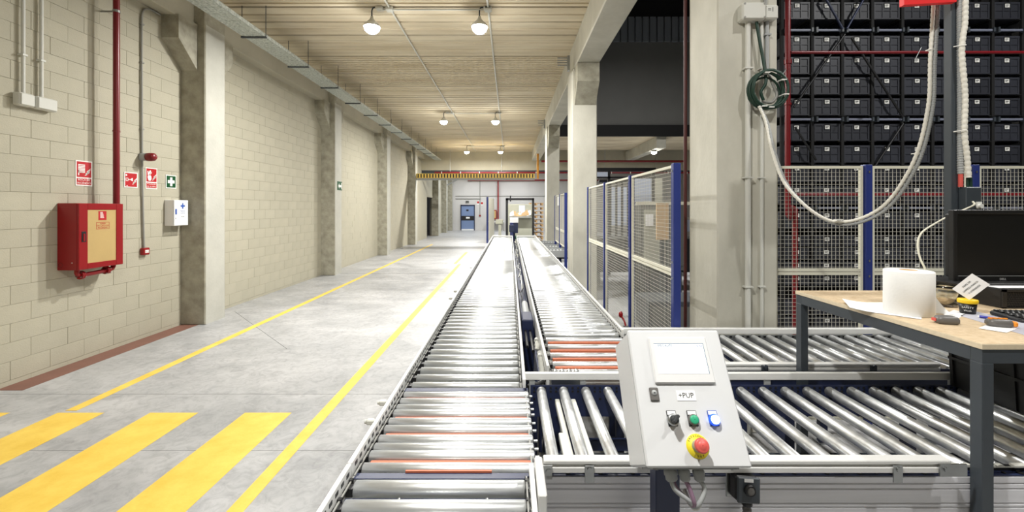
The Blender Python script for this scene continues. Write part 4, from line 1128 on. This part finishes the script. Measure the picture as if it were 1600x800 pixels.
# pot and card
px, py = dpt(1512, 490)
t = thing('pot', 'small black pot with a yellow lid lettered SAFETY', 'pot', (px, py, ZD))
obj('body', MB().lathe([(.001, 0), (.027, 0), (.032, .050), (.001, .050)], (px, py, ZD), 28), 'dark', t)
obj('lid', MB().lathe([(.001, .05), (.035, .05), (.036, .053), (.036, .065), (.034, .068), (.001, .068)], (px, py, ZD), 28), 'yellowp', t)
vd = Vector((px, py, 0)).normalized(); xd = Vector((vd.y, -vd.x, 0))
o0 = Vector((px, py, ZD + .032)) - vd * .0320
text('SAFETY', .012, 'wsign', t, o0, xd, (0, 0, 1)); text('Wash', .011, 'wsign', t, o0 - Vector((0, 0, .015)) + vd * .002, xd, (0, 0, 1))
t = thing('note_card', 'white printed card standing tilted in the yellow lid', 'card', (px, py, ZD + .067))
ud = (xd * .62 + Vector((0, 0, 1)) * .78).normalized(); rd = (xd * .78 - Vector((0, 0, 1)) * .62).normalized()
cb_ = Vector((px, py, ZD + .068)) - vd * .01 + xd * .002
m = flat([[(-.068, 0), (.004, 0), (.004, .105), (-.068, .105)]], .0008)
obj('card', place(m, cb_, rd, ud), 'sheet', t)
rd2, ud2 = ud, -rd
for i, s in enumerate(('PAPEL DE', 'LIMPIEZA MANOS', 'Y UTENSILIOS')):
    text(s, .0095, 'ink', t, cb_ + rd * (-.032 + .016 * (i - 1)) + ud * .052 - vd * .0015, rd2, ud2)
# grey hand device
gx, gy = dpt(1479, 506)
t = thing('scanner', 'rounded grey hand gadget in front of the paper roll', 'gadget', (gx, gy, ZD))
def pod(mb, c, L, W, Hh, ang):
    n = 20; prof = [(.80, 0), (1.0, .22), (1.0, .6), (.86, .9), (.6, 1.0), (.0, 1.02)]
    vs = []
    for k, h in prof:
        for i in range(n):
            a = 2 * PI * i / n; ca, sa = math.cos(a), math.sin(a)
            x = L * k * math.copysign(abs(ca) ** .6, ca); y = W * k * math.copysign(abs(sa) ** .6, sa)
            vs.append((c[0] + x * math.cos(ang) - y * math.sin(ang), c[1] + x * math.sin(ang) + y * math.cos(ang), c[2] + h * Hh))
    mb.add(vs, [(j * n + i, j * n + (i + 1) % n, (j + 1) * n + (i + 1) % n, (j + 1) * n + i) for j in range(len(prof) - 1) for i in range(n)], True)
    mb.add(vs[:n], [tuple(range(n))[::-1]]); return mb
obj('body', pod(MB(), (gx, gy, ZD), .041, .026, .034, -.3), 'devg', t)
obj('front_window', MB().box(gx - .044, gx - .034, gy + .004, gy + .022, ZD + .010, ZD + .022), 'estop', t)
gx2, gy2 = dpt(1561, 511)
t = thing('tape_gadget', 'grey gadget with an orange end and orange keys', 'gadget', (gx2, gy2, ZD + .002))
obj('body', pod(MB(), (gx2, gy2, ZD + .0025), .042, .025, .031, -.3), 'devg', t)
g = MB()
for i in range(4): 
    a = -.3; lx = -.028 + i * .016; g.cyl((gx2 + lx * math.cos(a), gy2 + lx * math.sin(a), ZD + .032), (gx2 + lx * math.cos(a), gy2 + lx * math.sin(a), ZD + .037), .008, 10)
obj('keys', g, 'devo', t)
obj('orange_end', MB().box(gx2 + .028, gx2 + .046, gy2 - .034, gy2 - .006, ZD + .006, ZD + .028, .005), 'devo', t)
pa, pb = dpt(1527, 497), dpt(1556, 501)
t = thing('pen', 'blue pen on the grey sheet', 'pen', (pa[0], pa[1], ZD + .001))
pav, pbv = Vector((*pa, ZD + .0075)), Vector((*pb, ZD + .0075))
obj('barrel', MB().cyl(pav.lerp(pbv, .12), pbv, .0055, 10), 'penb', t); obj('tip', MB().cyl(pav, pav.lerp(pbv, .12), .0015, 8, .005), 'wsign', t)
# PC case
t = thing('computer_case', 'low black computer case with a perforated front, under the monitor', 'computer', (2.7, 2.25, ZD))
CX0, CX1, CY0, CY1, CZ = 2.245, 2.95, 2.12, 2.46, ZD + .095
CX0 = at(1508, 0, 2.30).x; 
obj('case', MB().box(CX0, CX1, 2.13, 2.46, ZD, CZ, .004), 'mon', t)
CX0f = CX0 + .05
g = MB()
for i in range(44):
    for j in range(7):
        xx = CX0 + .03 + i * .012 + (j % 2) * .006; zz = ZD + .012 + j * .011
        g.cyl((xx, 2.1295, zz), (xx, 2.128, zz), .0042, 6)
obj('front_holes', g, 'black', t, kind='stuff')
obj('front_frame', MB().box(CX0, CX1, 2.123, 2.13, CZ - .012, CZ).box(CX0, CX1, 2.123, 2.13, ZD, ZD + .006).box(CX0, CX0 + .02, 2.123, 2.13, ZD, CZ), 'mon', t)
obj('badge', MB().cyl((CX0 + .16, 2.123, ZD + .06), (CX0 + .16, 2.128, ZD + .06), .014, 16), 'corr', t)
o = obj('paper_sheet', MB().box(CX0 + .02, CX0 + .30, 2.16, 2.40, CZ + .0005, CZ + .002), 'sheet', None, 'white sheet on top of the black computer case', 'paper')
# Monitor
t = thing('monitor', 'black flat monitor with a dark screen standing behind the desk clutter', 'monitor', (2.75, 2.35, CZ))
MY0 = 2.30; mx0 = at(1490, 0, MY0).x; mz1 = at(0, 328, MY0).z; mz0 = at(0, 440, MY0).z; mx1 = mx0 + .62
fr = MB(); b = .024
fr.box(mx0, mx0 + b, MY0, MY0 + .03, mz0, mz1, .003); fr.box(mx1 - b, mx1, MY0, MY0 + .03, mz0, mz1, .003); fr.box(mx0 + b, mx1 - b, MY0, MY0 + .03, mz1 - .022, mz1, .002); fr.box(mx0 + b, mx1 - b, MY0, MY0 + .03, mz0, mz0 + .03, .002)
obj('bezel', fr, 'mon', t)
obj('screen', MB().box(mx0 + b, mx1 - b, MY0 + .008, MY0 + .02, mz0 + .03, mz1 - .022), 'monscr', t)
obj('bezel_line', MB().box(mx0 + b, mx1 - b, MY0 - .0015, MY0 - .0002, mz0 + .0295, mz0 + .032), 'corr', t)
obj('housing', MB().box(mx0 + .01, mx1 - .01, MY0 + .03, MY0 + .062, mz0 + .02, mz1 - .02, .008), 'mon', t)
text('DELL', .016, 'keyl', t, (at(1567, 0, MY0).x, MY0 - .0006, mz0 + .013), (1, 0, 0), (0, 0, 1))
st = obj('stand', MB().box(at(1555, 0, 2.34).x, at(1555, 0, 2.34).x + .09, 2.33, 2.36, CZ + .012, mz0 + .06), 'mon', t)
obj('foot', MB().box(at(1484, 0, 2.26).x, at(1484, 0, 2.26).x + .52, 2.22, 2.45, CZ + .003, CZ + .014, .004), 'mon', t)
# keyboard
kx, ky = dpt(1545, 492)
t = thing('keyboard', 'black keyboard at the right edge of the frame', 'keyboard', (kx + .2, ky - .05, ZD + .002))
R = Matrix.Translation((kx, ky, ZD + .002)) @ Euler((.06, 0, -.13)).to_matrix().to_4x4()
obj('body', MB().box(0, .44, -.15, .0, 0, .020, .005, R), 'key', t)
km = MB().box(-.0078, .0078, -.0078, .0078, 0, .007, .0015).mesh('keycap', 'mon'); lg = MB().box(-.003, .002, -.002, .003, .0071, .0075).mesh('key_legend', 'keyl')
for r in range(6):
    for k in range(19):
        q = R @ Vector((.016 + k * .0222 + (r % 3) * .004, -.016 - r * .023, .0202))
        o = inst('keycap', km, t, q, (.06, 0, -.13)); o2 = inst('key_legend', lg, o, q)
# white network cable from the socket box to behind the roll
t = thing('network_cable', 'thin white cable from the mast socket curving down behind the paper roll', 'cable', tuple(at(1434, 380, 2.5)))
obj('wire', MB().tube(spline([at(1520, 315, MY - .055), at(1522, 320, MY - .07), at(1508, 327, MY - .06), at(1488, 335, MY - .07), at(1460, 350, 2.42), at(1440, 364, 2.40), at(1434, 382, 2.38), at(1438, 404, 2.35), at(1446, 422, 2.32), at(1452, 455, 2.30), Vector((*dpt(1462, 468), ZD + .01))], 8), .005, 8), 'cream', t)
t = thing('power_cable', 'dark cable drooping behind the glass jar and monitor foot', 'cable', tuple(at(1475, 445, 2.5)))
obj('wire', MB().tube(spline([at(1500, 420, 2.48), at(1482, 432, 2.48), at(1472, 445, 2.47), at(1462, 462, 2.47), Vector((*dpt(1452, 462), ZD + .012))], 6), .007, 8), 'dark', t)

# ================================================================== CONTROL PANEL (built in the frame of its sloping face)
cp = thing('control_box', 'white sloping control box with a lit screen, buttons and a red stop knob', 'control panel', (.539, 1.212, 1.134), rot=(-math.radians(31.35), 0, 0))
obj('housing', MB().box(-.1495, .1495, .012, .205, .002, .388, .006), 'panelw', cp)
door = obj('door', MB().box(-.15, .15, 0, .0115, 0, .39, .0045), 'panelw', cp)
XR, UR = (1, 0, 0), (0, 0, 1)
obj('hinge_seam', MB().box(-.1502, -.1495, .0115, .013, .004, .386), 'corr', cp)
# screen unit
hm = obj('screen_bezel', MB().box(-.0885, .0995, -.009, 0, .223, .366, .006), 'bezel', cp)
obj('screen', MB().box(-.0735, .084, -.0097, -.0088, .2515, .3435), 'screen', hm)
obj('screen_shade', MB().box(-.074, .0845, -.0099, -.0094, .3435, .3452).box(.084, .0856, -.0099, -.0094, .2515, .3452), 'inkc', hm)
text('SPECIALITE', .0098, 'inkc', hm, (-.0635, -.0098, .3375), XR, UR, 'LEFT')
text('I', .0075, 'inkb', hm, (-.0705, -.0098, .3375), XR, UR, 'LEFT')
text('S', .0105, 'inkb', hm, (.0655, -.0098, .3365), XR, UR); text('O', .0105, 'inkb', hm, (.077, -.0098, .3365), XR, UR)
# lock
lk = obj('door_lock', MB().box(-.1105, -.0825, -.006, 0, .174, .2125, .004), 'devg', cp)
obj('lock_core', MB().lathe([(.001, -.0085), (.0075, -.008), (.0085, -.006), (.0085, -.0055)], (-.0965, 0, .197), 18, 'y'), 'corr', lk)
obj('key_slot', MB().box(-.099, -.094, -.0092, -.0084, .1955, .1985), 'ink', lk)
# label
lb = obj('label_plate', MB().box(-.0275, .030, -.0012, 0, .175, .2045), 'sheet', cp)
text('+PUP', .0205, 'ink', lb, (.001, -.0014, .1895), XR, UR)
def station(x, z, cap):
    s = obj('legend_holder', MB().box(x - .0145, x + .0145, -.003, 0, z - .0185, z + .024, .001), 'ink' if cap != 'blue' else 'inkb', cp)
    obj('legend', MB().box(x - .0125, x + .0125, -.0036, -.003, z + .0125, z + .0225), 'sheet', s)
    return s
s = station(-.0545, .124, 'sel')
obj('ring', MB().lathe([(.0165, -.003), (.0165, -.014), (.0135, -.0165), (.011, -.0165)], (-.0545, 0, .122), 24, 'y'), 'steel', s)
kn = MB().lathe([(.011, -.016), (.0115, -.024), (.001, -.0245)], (-.0545, 0, .122), 20, 'y')
R = Matrix.Translation((-.0545, 0, .122)) @ Euler((0, .7, 0)).to_matrix().to_4x4()
kn.box(-.0045, .0045, -.043, -.023, -.013, .013, .002, R)
obj('selector_knob', kn, 'ink', s)
s = station(.0065, .124, 'g')
obj('ring', MB().lathe([(.0155, -.003), (.0155, -.012), (.0125, -.014)], (.0065, 0, .122), 24, 'y'), 'devg', s)
obj('push_button', MB().lathe([(.0125, -.012), (.0125, -.017), (.0095, -.0185), (.001, -.019)], (.0065, 0, .122), 24, 'y'), 'gbtn', s)
s = station(.0685, .124, 'blue')
obj('ring', MB().lathe([(.016, -.003), (.016, -.012), (.0125, -.014)], (.0685, 0, .122), 24, 'y'), 'bbtn', s)
obj('lit_button', MB().lathe([(.0125, -.012), (.0125, -.0175), (.0095, -.019), (.001, -.0195)], (.0685, 0, .122), 24, 'y'), 'lit', s)
ex, ez = .0055, .0535
es = obj('stop_disc', MB().lathe([(.001, -.0016), (.0325, -.0016), (.0325, 0)], (ex, 0, ez), 40, 'y'), 'ydisc', cp)
for word, a0, st, flip in (('EMERGENCY', 148, -14.5, 1), ('STOP', -118, 18, -1)):
    for i, ch in enumerate(word):
        a = math.radians(a0 + st * i); rr_ = .0268
        pos = (ex + rr_ * math.cos(a), -.0018, ez + rr_ * math.sin(a))
        th = a - PI / 2 if flip == 1 else a + PI / 2
        text(ch, .0072, 'ink', es, pos, (math.cos(th), 0, math.sin(th)), (-math.sin(th), 0, math.cos(th)))
obj('stop_neck', MB().lathe([(.017, -.0016), (.0165, -.018), (.0145, -.022), (.0145, -.026)], (ex, 0, ez), 28, 'y'), 'copper', es)
kb = obj('stop_knob', MB().lathe([(.0145, -.024), (.0195, -.027), (.0205, -.032), (.0195, -.037), (.016, -.0395), (.012, -.0388), (.011, -.040), (.001, -.0405)], (ex, 0, ez), 32, 'y'), 'estop', es)
# underside: glands and looped cables
gl = MB()
obj('gland_plate', MB().box(-.125, .125, .03, .15, -.004, .002), 'corr', cp)
for x, y in ((-.072, .05), (-.03, .05), (.012, .05), (-.05, .10), (.03, .10)):
    g = MB().lathe([(.014, 0), (.0175, -.004), (.0175, -.014), (.015, -.017), (.015, -.026), (.009, -.032)], (x, y, -.003), 10)
    obj('cable_gland', g, 'corr', cp)
for i, (x, y, m) in enumerate(((-.072, .05, 'corr'), (-.03, .05, 'purple'), (.012, .05, 'corr'), (-.05, .10, 'purple'), (.03, .10, 'pvc'))):
    pts = [(x, y, -.03), (x + .01, y + .005, -.055), (-.018 + .008 * i, y + .02, -.085 - .004 * i), (-.005, .12, -.09), (.0, .16, -.06)]
    obj('cable', MB().tube(spline(pts, 6), .0065, 8), m, cp)
sc = MB()
for x in (-.11, .0, .11): sc.cyl((x, .045, -.0045), (x, .045, -.006), .004, 8)
obj('plate_screws', sc, 'steel', cp)
t = thing('pedestal', 'navy steel pedestal carrying the white control box', 'pedestal', (.512, 1.415, 0))
obj('post', MB().box(.473, .552, 1.385, 1.447, .012, 1.045, .004), 'navy', t)
obj('head_bracket', MB().prism([(1.402, 1.03), (1.447, 1.03), (1.447, 1.125), (1.4525, 1.130)], 'x', .45, .575), 'navy', t)
obj('base_plate', MB().box(.40, .62, 1.32, 1.51, 0, .012, .002), 'navy', t)
# joystick box on the side panel
t = thing('button_box', 'small dark grey push-button box hanging on the silver side panel', 'button box', (.86, 1.58, .80), rot=(-.15, .10, .05))
t.location = (.862, 1.575, .845)
obj('bracket', MB().box(-.052, .045, .024, .030, -.05, .055, .002), 'steel', t)
obj('body', MB().box(-.043, .043, -.022, .0235, -.043, .043, .008), 'dark', t)
cv = obj('cover', MB().box(-.042, .044, -.032, -.0225, -.044, .044, .006), 'slate', t)
obj('button_ring', MB().lathe([(.020, -.032), (.021, -.040), (.0165, -.047), (.0145, -.047)], (0, 0, .003), 24, 'y'), 'dark', cv)
obj('button', MB().lathe([(.0145, -.044), (.0135, -.0465), (.001, -.0455)], (0, 0, .003), 24, 'y'), 'devg', cv)
obj('legend', MB().box(-.018, .016, -.0335, -.032, .028, .039), 'sheet', cv)
obj('gland', MB().lathe([(.016, -.043), (.019, -.047), (.019, -.06), (.014, -.066)], (.012, 0, 0), 10), 'dark', t)
obj('conduit', ribbed(spline([(.012, 0, -.06), (.014, 0, -.11), (.018, .005, -.20), (.02, .01, -.3)], 10), .0155, .004), 'devg', t)

# ================================================================== FAR ROOM
t = thing('door_2', 'pale blue steel door with a dark band in the far white wall', 'door', (-4.0, 36.7, 0), kind='structure')
DW = 36.74
dx0, dx1 = -4.18, -3.10
obj('frame', MB().box(dx0 - .07, dx0, DW - .1, DW + .02, 0, 2.2).box(dx1, dx1 + .07, DW - .1, DW + .02, 0, 2.2).box(dx0 - .07, dx1 + .07, DW - .1, DW + .02, 2.1, 2.2), 'navy', t)
p = obj('panel', MB().box(dx0, dx1, DW - .06, DW, .12, 2.1), 'doorb', t)
obj('kick_plate', MB().box(dx0, dx1, DW - .08, DW, .0, .12), 'white', p)
obj('band', MB().box(dx0, dx1, DW - .075, DW - .06, .86, 1.24), 'dark', p); obj('push_bar', MB().box(dx0 + .4, dx0 + .72, DW - .12, DW - .075, 1.02, 1.16), 'sheet', p)
obj('window', MB().box(dx0 + .42, dx0 + .62, DW - .07, DW - .06, 1.66, 1.80), 'dark', p)
t = thing('exit_sign', 'small exit sign above the blue door', 'sign', (-3.7, 36.7, 2.35)); obj('plate', MB().box(-3.84, -3.52, 36.70, 36.745, 2.35, 2.55), 'pvcd', t); obj('figure', MB().box(-3.78, -3.70, 36.69, 36.70, 2.38, 2.52).box(-3.66, -3.58, 36.69, 36.70, 2.38, 2.52), 'dark', t)
for x, z, lb in ((-2.75, 2.22, 'higher small red sign right of the blue door'), (-2.42, 2.15, 'lower small red sign right of the blue door')):
    t = thing('safety_sign', lb, 'sign', (x, 36.7, z)); obj('plate', MB().box(x - .11, x + .11, 36.72, 36.748, z, z + .3), 'wsign', t); obj('field', MB().box(x - .09, x + .09, 36.715, 36.72, z + .1, z + .28), 'rsign', t)
t = thing('call_point', 'tiny red call point on a thin conduit right of the blue door', 'call point', (-2.6, 36.7, 1.2))
obj('body', MB().box(-2.66, -2.52, 36.68, 36.748, 1.2, 1.34), 'red', t); obj('conduit', MB().cyl((-2.59, 36.72, 1.34), (-2.59, 36.72, 5.2), .025, 8), 'pvcd', t)
t = thing('conduit', 'long thin conduit running across the far white wall above the door', 'conduit', (0, 36.7, 2.95))
obj('tube', MB().cyl((-4.7, 36.70, 2.72), (-2.5, 36.70, 2.72), .03, 8), 'pvcd', t); obj('tube', MB().cyl((-4.7, 36.70, 2.95), (8, 36.70, 2.95), .02, 8), 'pvcd', t)
t = thing('hose_reel_frame', 'red hose station with red piping on the far wall', 'cabinet', (-1.4, 36.5, .9))
obj('cabinet', MB().box(-1.75, -1.15, 36.5, 36.748, .96, 1.75, .02), 'red', t); obj('pane', MB().box(-1.68, -1.22, 36.49, 36.5, 1.05, 1.68), 'tan', t)
obj('pipe', MB().tube([(-1.02, 36.6, 1.9), (-1.02, 36.6, .75), (-1.3, 36.6, .72)], .05, 8), 'red', t)
t = thing('bench', 'white bench against the far wall below the red hose station', 'bench', (-1.2, 36.2, 0))
obj('top', MB().box(-1.9, -.5, 35.9, 36.6, .72, .80), 'white', t)
for x in (-1.85, -.6): obj('leg', MB().box(x, x + .06, 35.95, 36.0, 0, .72), 'pvcd', t)
t = thing('fence_gate', 'narrow beige mesh gate with a blue edge standing open beside the lane', 'gate', (-1.2, 23.2, 0))
obj('post', MB().box(-1.28, -1.18, 23.1, 23.2, 0, 2.5), 'blue', t)
R = Matrix.Translation((-1.17, 23.2, 0)) @ Euler((0, 0, -.09)).to_matrix().to_4x4()
obj('leaf', MB().box(0, .03, 0, 2.2, .1, 2.45, 0, R), 'cream', t)
t = thing('diagonal_brace', 'slanting grey steel brace high in the far room', 'brace', (-3.5, 33, 4))
obj('bar', MB().cyl((-4.9, 33.2, 3.7), (-2.0, 33.2, CEIL - .05), .05, 8), 'corr', t)
# black gate frame with what stands inside
t = thing('portal_frame', 'black steel portal frame behind the end of the roller lanes', 'frame', (.38, 16.2, 0))
obj('post', MB().box(-.165, -.075, 16.15, 16.25, 0, 2.27), 'dark', t); obj('post', MB().box(.835, .915, 16.15, 16.25, 0, 2.27), 'dark', t)
obj('lintel', MB().box(-.165, .915, 16.15, 16.25, 2.19, 2.27), 'dark', t); obj('sensor', MB().box(-.01, .04, 16.1, 16.15, 2.14, 2.36), 'dark', t)
t = thing('packing_cabinet', 'pale grey-green machine cabinet inside the black portal frame', 'machine', (.4, 17.5, 0))
obj('body', MB().box(-.08, .92, 17.2, 18.0, .1, 2.05, .01), 'copper', t); obj('shelf', MB().box(-.05, .85, 16.95, 17.2, 1.50, 1.56), 'pvcd', t)
obj('roller', MB().cyl((.2, 17.05, .72), (.86, 17.05, .72), .07, 14), 'gsign', t); obj('feet', MB().box(-.05, .9, 17.3, 17.9, 0, .1), 'dark', t)
rr = random.Random(11)
for i in range(7):
    x = -.02 + i * .115; a = rr.uniform(-.5, .5)
    R = Matrix.Translation((x, 17.0 + .012 * i, 1.565)) @ Euler((rr.uniform(-.15, .05), a, 0)).to_matrix().to_4x4()
    hh = rr.uniform(.10, .24)
    cpm = MB().prism([(0, .0), (rr.uniform(.14, .24), .02), (rr.uniform(.10, .22), hh), (rr.uniform(-.02, .06), hh * rr.uniform(.5, 1))], 'y', 0, .008)
    cpm.v = [tuple(R @ Vector(q)) for q in cpm.v]
    obj('cardboard_piece', cpm, 'card' if i % 3 else 'sheet', None, ('first', 'second', 'third', 'fourth', 'fifth', 'sixth', 'seventh')[i] + ' torn cardboard piece from the left on the portal shelf', 'cardboard', 'cardboard pieces on the portal shelf')
t = thing('notice_sheet', 'white notice taped above the cardboard inside the portal frame', 'sheet', (.47, 17.19, 1.7)); obj('sheet', MB().box(.36, .60, 17.185, 17.195, 1.62, 2.0), 'board', t)
t = thing('control_terminal', 'dark blue box with a white top at the end of the lanes', 'terminal', (.15, 15.5, 0))
obj('body', MB().box(.0, .29, 15.45, 15.75, .98, 1.36, .01), 'navy', t); obj('cap', MB().box(-.01, .30, 15.44, 15.76, 1.36, 1.54, .01), 'sheet', t); obj('stand', MB().box(.10, .19, 15.55, 15.65, 0, .98), 'navy', t)
t = thing('pallet_stack', 'stack of brown pallets and boxes behind the portal frame', 'pallets', (1.25, 20, 0))
for k in range(11):
    z = .02 + k * .2
    g = MB()
    for q in range(4): g.box(.92 + q * .17, 1.06 + q * .17, 20, 21, z + .10, z + .12)
    for q in range(3): g.box(.92 + q * .28, 1.0 + q * .28, 20, 21, z, z + .10)
    obj('pallet', g, 'card', t)
t = thing('pallet_truck', 'narrow beige machine part standing left of the black portal frame', 'machine', (-.45, 18.5, 0))
obj('column', MB().box(-.50, -.38, 18.4, 18.6, .05, 1.2), 'copper', t); obj('head', MB().box(-.62, -.30, 18.35, 18.65, 1.2, 1.40, .02), 'copper', t); obj('base', MB().box(-.6, -.3, 18.3, 18.7, 0, .05), 'dark', t)

# ================================================================== HALL BEHIND THE MESH FENCE
t = thing('sorting_machine', 'tall grey machine cabinet standing behind the mesh fence', 'machine', (3.2, 9.4, 0))
obj('cabinet', MB().box(2.78, 3.75, 9.1, 9.9, .55, 1.95, .01), 'mgrey', t); obj('door', MB().box(2.85, 3.30, 9.085, 9.1, .65, 1.85, .004), 'copper', t); obj('door', MB().box(3.33, 3.70, 9.085, 9.1, .65, 1.85, .004), 'mgrey', t)
obj('plinth', MB().box(2.85, 3.7, 9.2, 9.85, 0, .55), 'slate', t); obj('top_rail', MB().box(2.7, 4.0, 9.1, 9.16, 1.95, 2.02), 'cream', t)
obj('paper_notice', MB().box(2.88, 3.05, 9.07, 9.084, 1.50, 1.75), 'sheet', t)
t = thing('upright_board', 'orange-beige upright panel at the right edge of the grey machine', 'panel', (3.3, 8.0, 1)); obj('panel', MB().box(2.92, 3.16, 8.5, 8.54, 1.25, 1.98), 'card', t); obj('stand', MB().box(3.0, 3.08, 8.52, 8.56, 0, 1.25), 'slate', t)
t = thing('window_board', 'pale blue-white board high behind the nearest mesh panel', 'board', (4.2, 14, 1.9))
obj('board', MB().box(4.1, 4.66, 14.0, 14.05, 1.92, 2.86), 'board', t); obj('frame', MB().box(4.66, 5.0, 14.0, 14.06, 1.92, 2.86), 'cream', t); obj('rail', MB().box(4.05, 6.5, 13.95, 14.0, 2.05, 2.09), 'dark', t)
for x in (4.2, 4.9): obj('post', MB().box(x - .04, x + .04, 14.06, 14.14, 0, 2.0), 'slate', t)
t = thing('glazed_screen', 'dark framed screen with white panes behind the middle mesh panel', 'screen', (3.3, 14.5, 0))
for i in range(5):
    x = 3.15 + i * .2; obj('bar', MB().box(x, x + .07, 14.4, 14.46, 0, 2.75), 'dark', t)
for i in range(4): obj('pane', MB().box(3.22 + i * .2, 3.35 + i * .2, 14.42, 14.44, 1.3, 2.6), 'board', t)
obj('head_bar', MB().box(3.0, 4.1, 14.38, 14.48, 2.75, 2.85), 'dark', t)
t = thing('gantry', 'black steel gantry showing above the fence beside the pillar', 'gantry', (2.9, 12, 0))
for x in (2.35, 2.75, 4.0): obj('post', MB().box(x, x + .07, 12, 12.08, 0, 2.92), 'dark', t)
obj('beam', MB().box(2.3, 4.1, 12, 12.1, 2.92, 3.02), 'dark', t); obj('beam', MB().box(2.3, 4.1, 12, 12.06, 2.72, 2.77), 'dark', t); obj('pane', MB().box(2.42, 2.75, 12.02, 12.05, 2.77, 2.90), 'board', t)
t = thing('transport_conveyor', 'long dark conveyor crossing the hall behind the mesh fence', 'conveyor', (4, 10.4, 0))
obj('side_skirt', MB().box(1.95, 6.5, 10.2, 10.25, .35, 1.15), 'slate', t); obj('belt', MB().box(1.95, 6.5, 10.25, 11.2, 1.05, 1.10), 'dark', t); obj('side_skirt', MB().box(1.95, 6.5, 11.2, 11.25, .35, 1.15), 'slate', t)
obj('rail', MB().box(1.95, 6.5, 10.15, 10.2, 1.15, 1.20), 'corr', t)
for x in (2.1, 3.6, 5.0, 6.3): obj('leg', MB().box(x, x + .08, 10.3, 11.1, 0, .35), 'corr', t)
t = thing('handrail', 'grey handrail behind the last blue fence post', 'handrail', (5, 12, 0))
for x in (4.55, 4.85, 5.2, 5.6): obj('baluster', MB().cyl((x, 12, 0), (x, 12, 2.0), .03, 8), 'corr', t)
obj('rail', MB().cyl((4.4, 12, 2.0), (6.2, 12, 2.0), .035, 8).cyl((4.4, 12, 1.6), (6.2, 12, 1.6), .02, 8), 'pvc', t); obj('panel', MB().box(4.4, 6.2, 12.1, 12.12, 1.22, 1.55), 'board', t)
t = thing('machine_block', 'dark grey machine under the conveyor behind the fence', 'machine', (3, 6.6, 0))
obj('body', MB().box(2.05, 3.5, 6.3, 7.0, .04, .50, .01), 'slate', t); obj('cover', MB().box(2.1, 3.45, 6.28, 6.30, .1, .42), 'mgrey', t); obj('feet', MB().box(2.1, 3.4, 6.35, 6.95, 0, .04), 'dark', t)
bpy.context.view_layer.update()
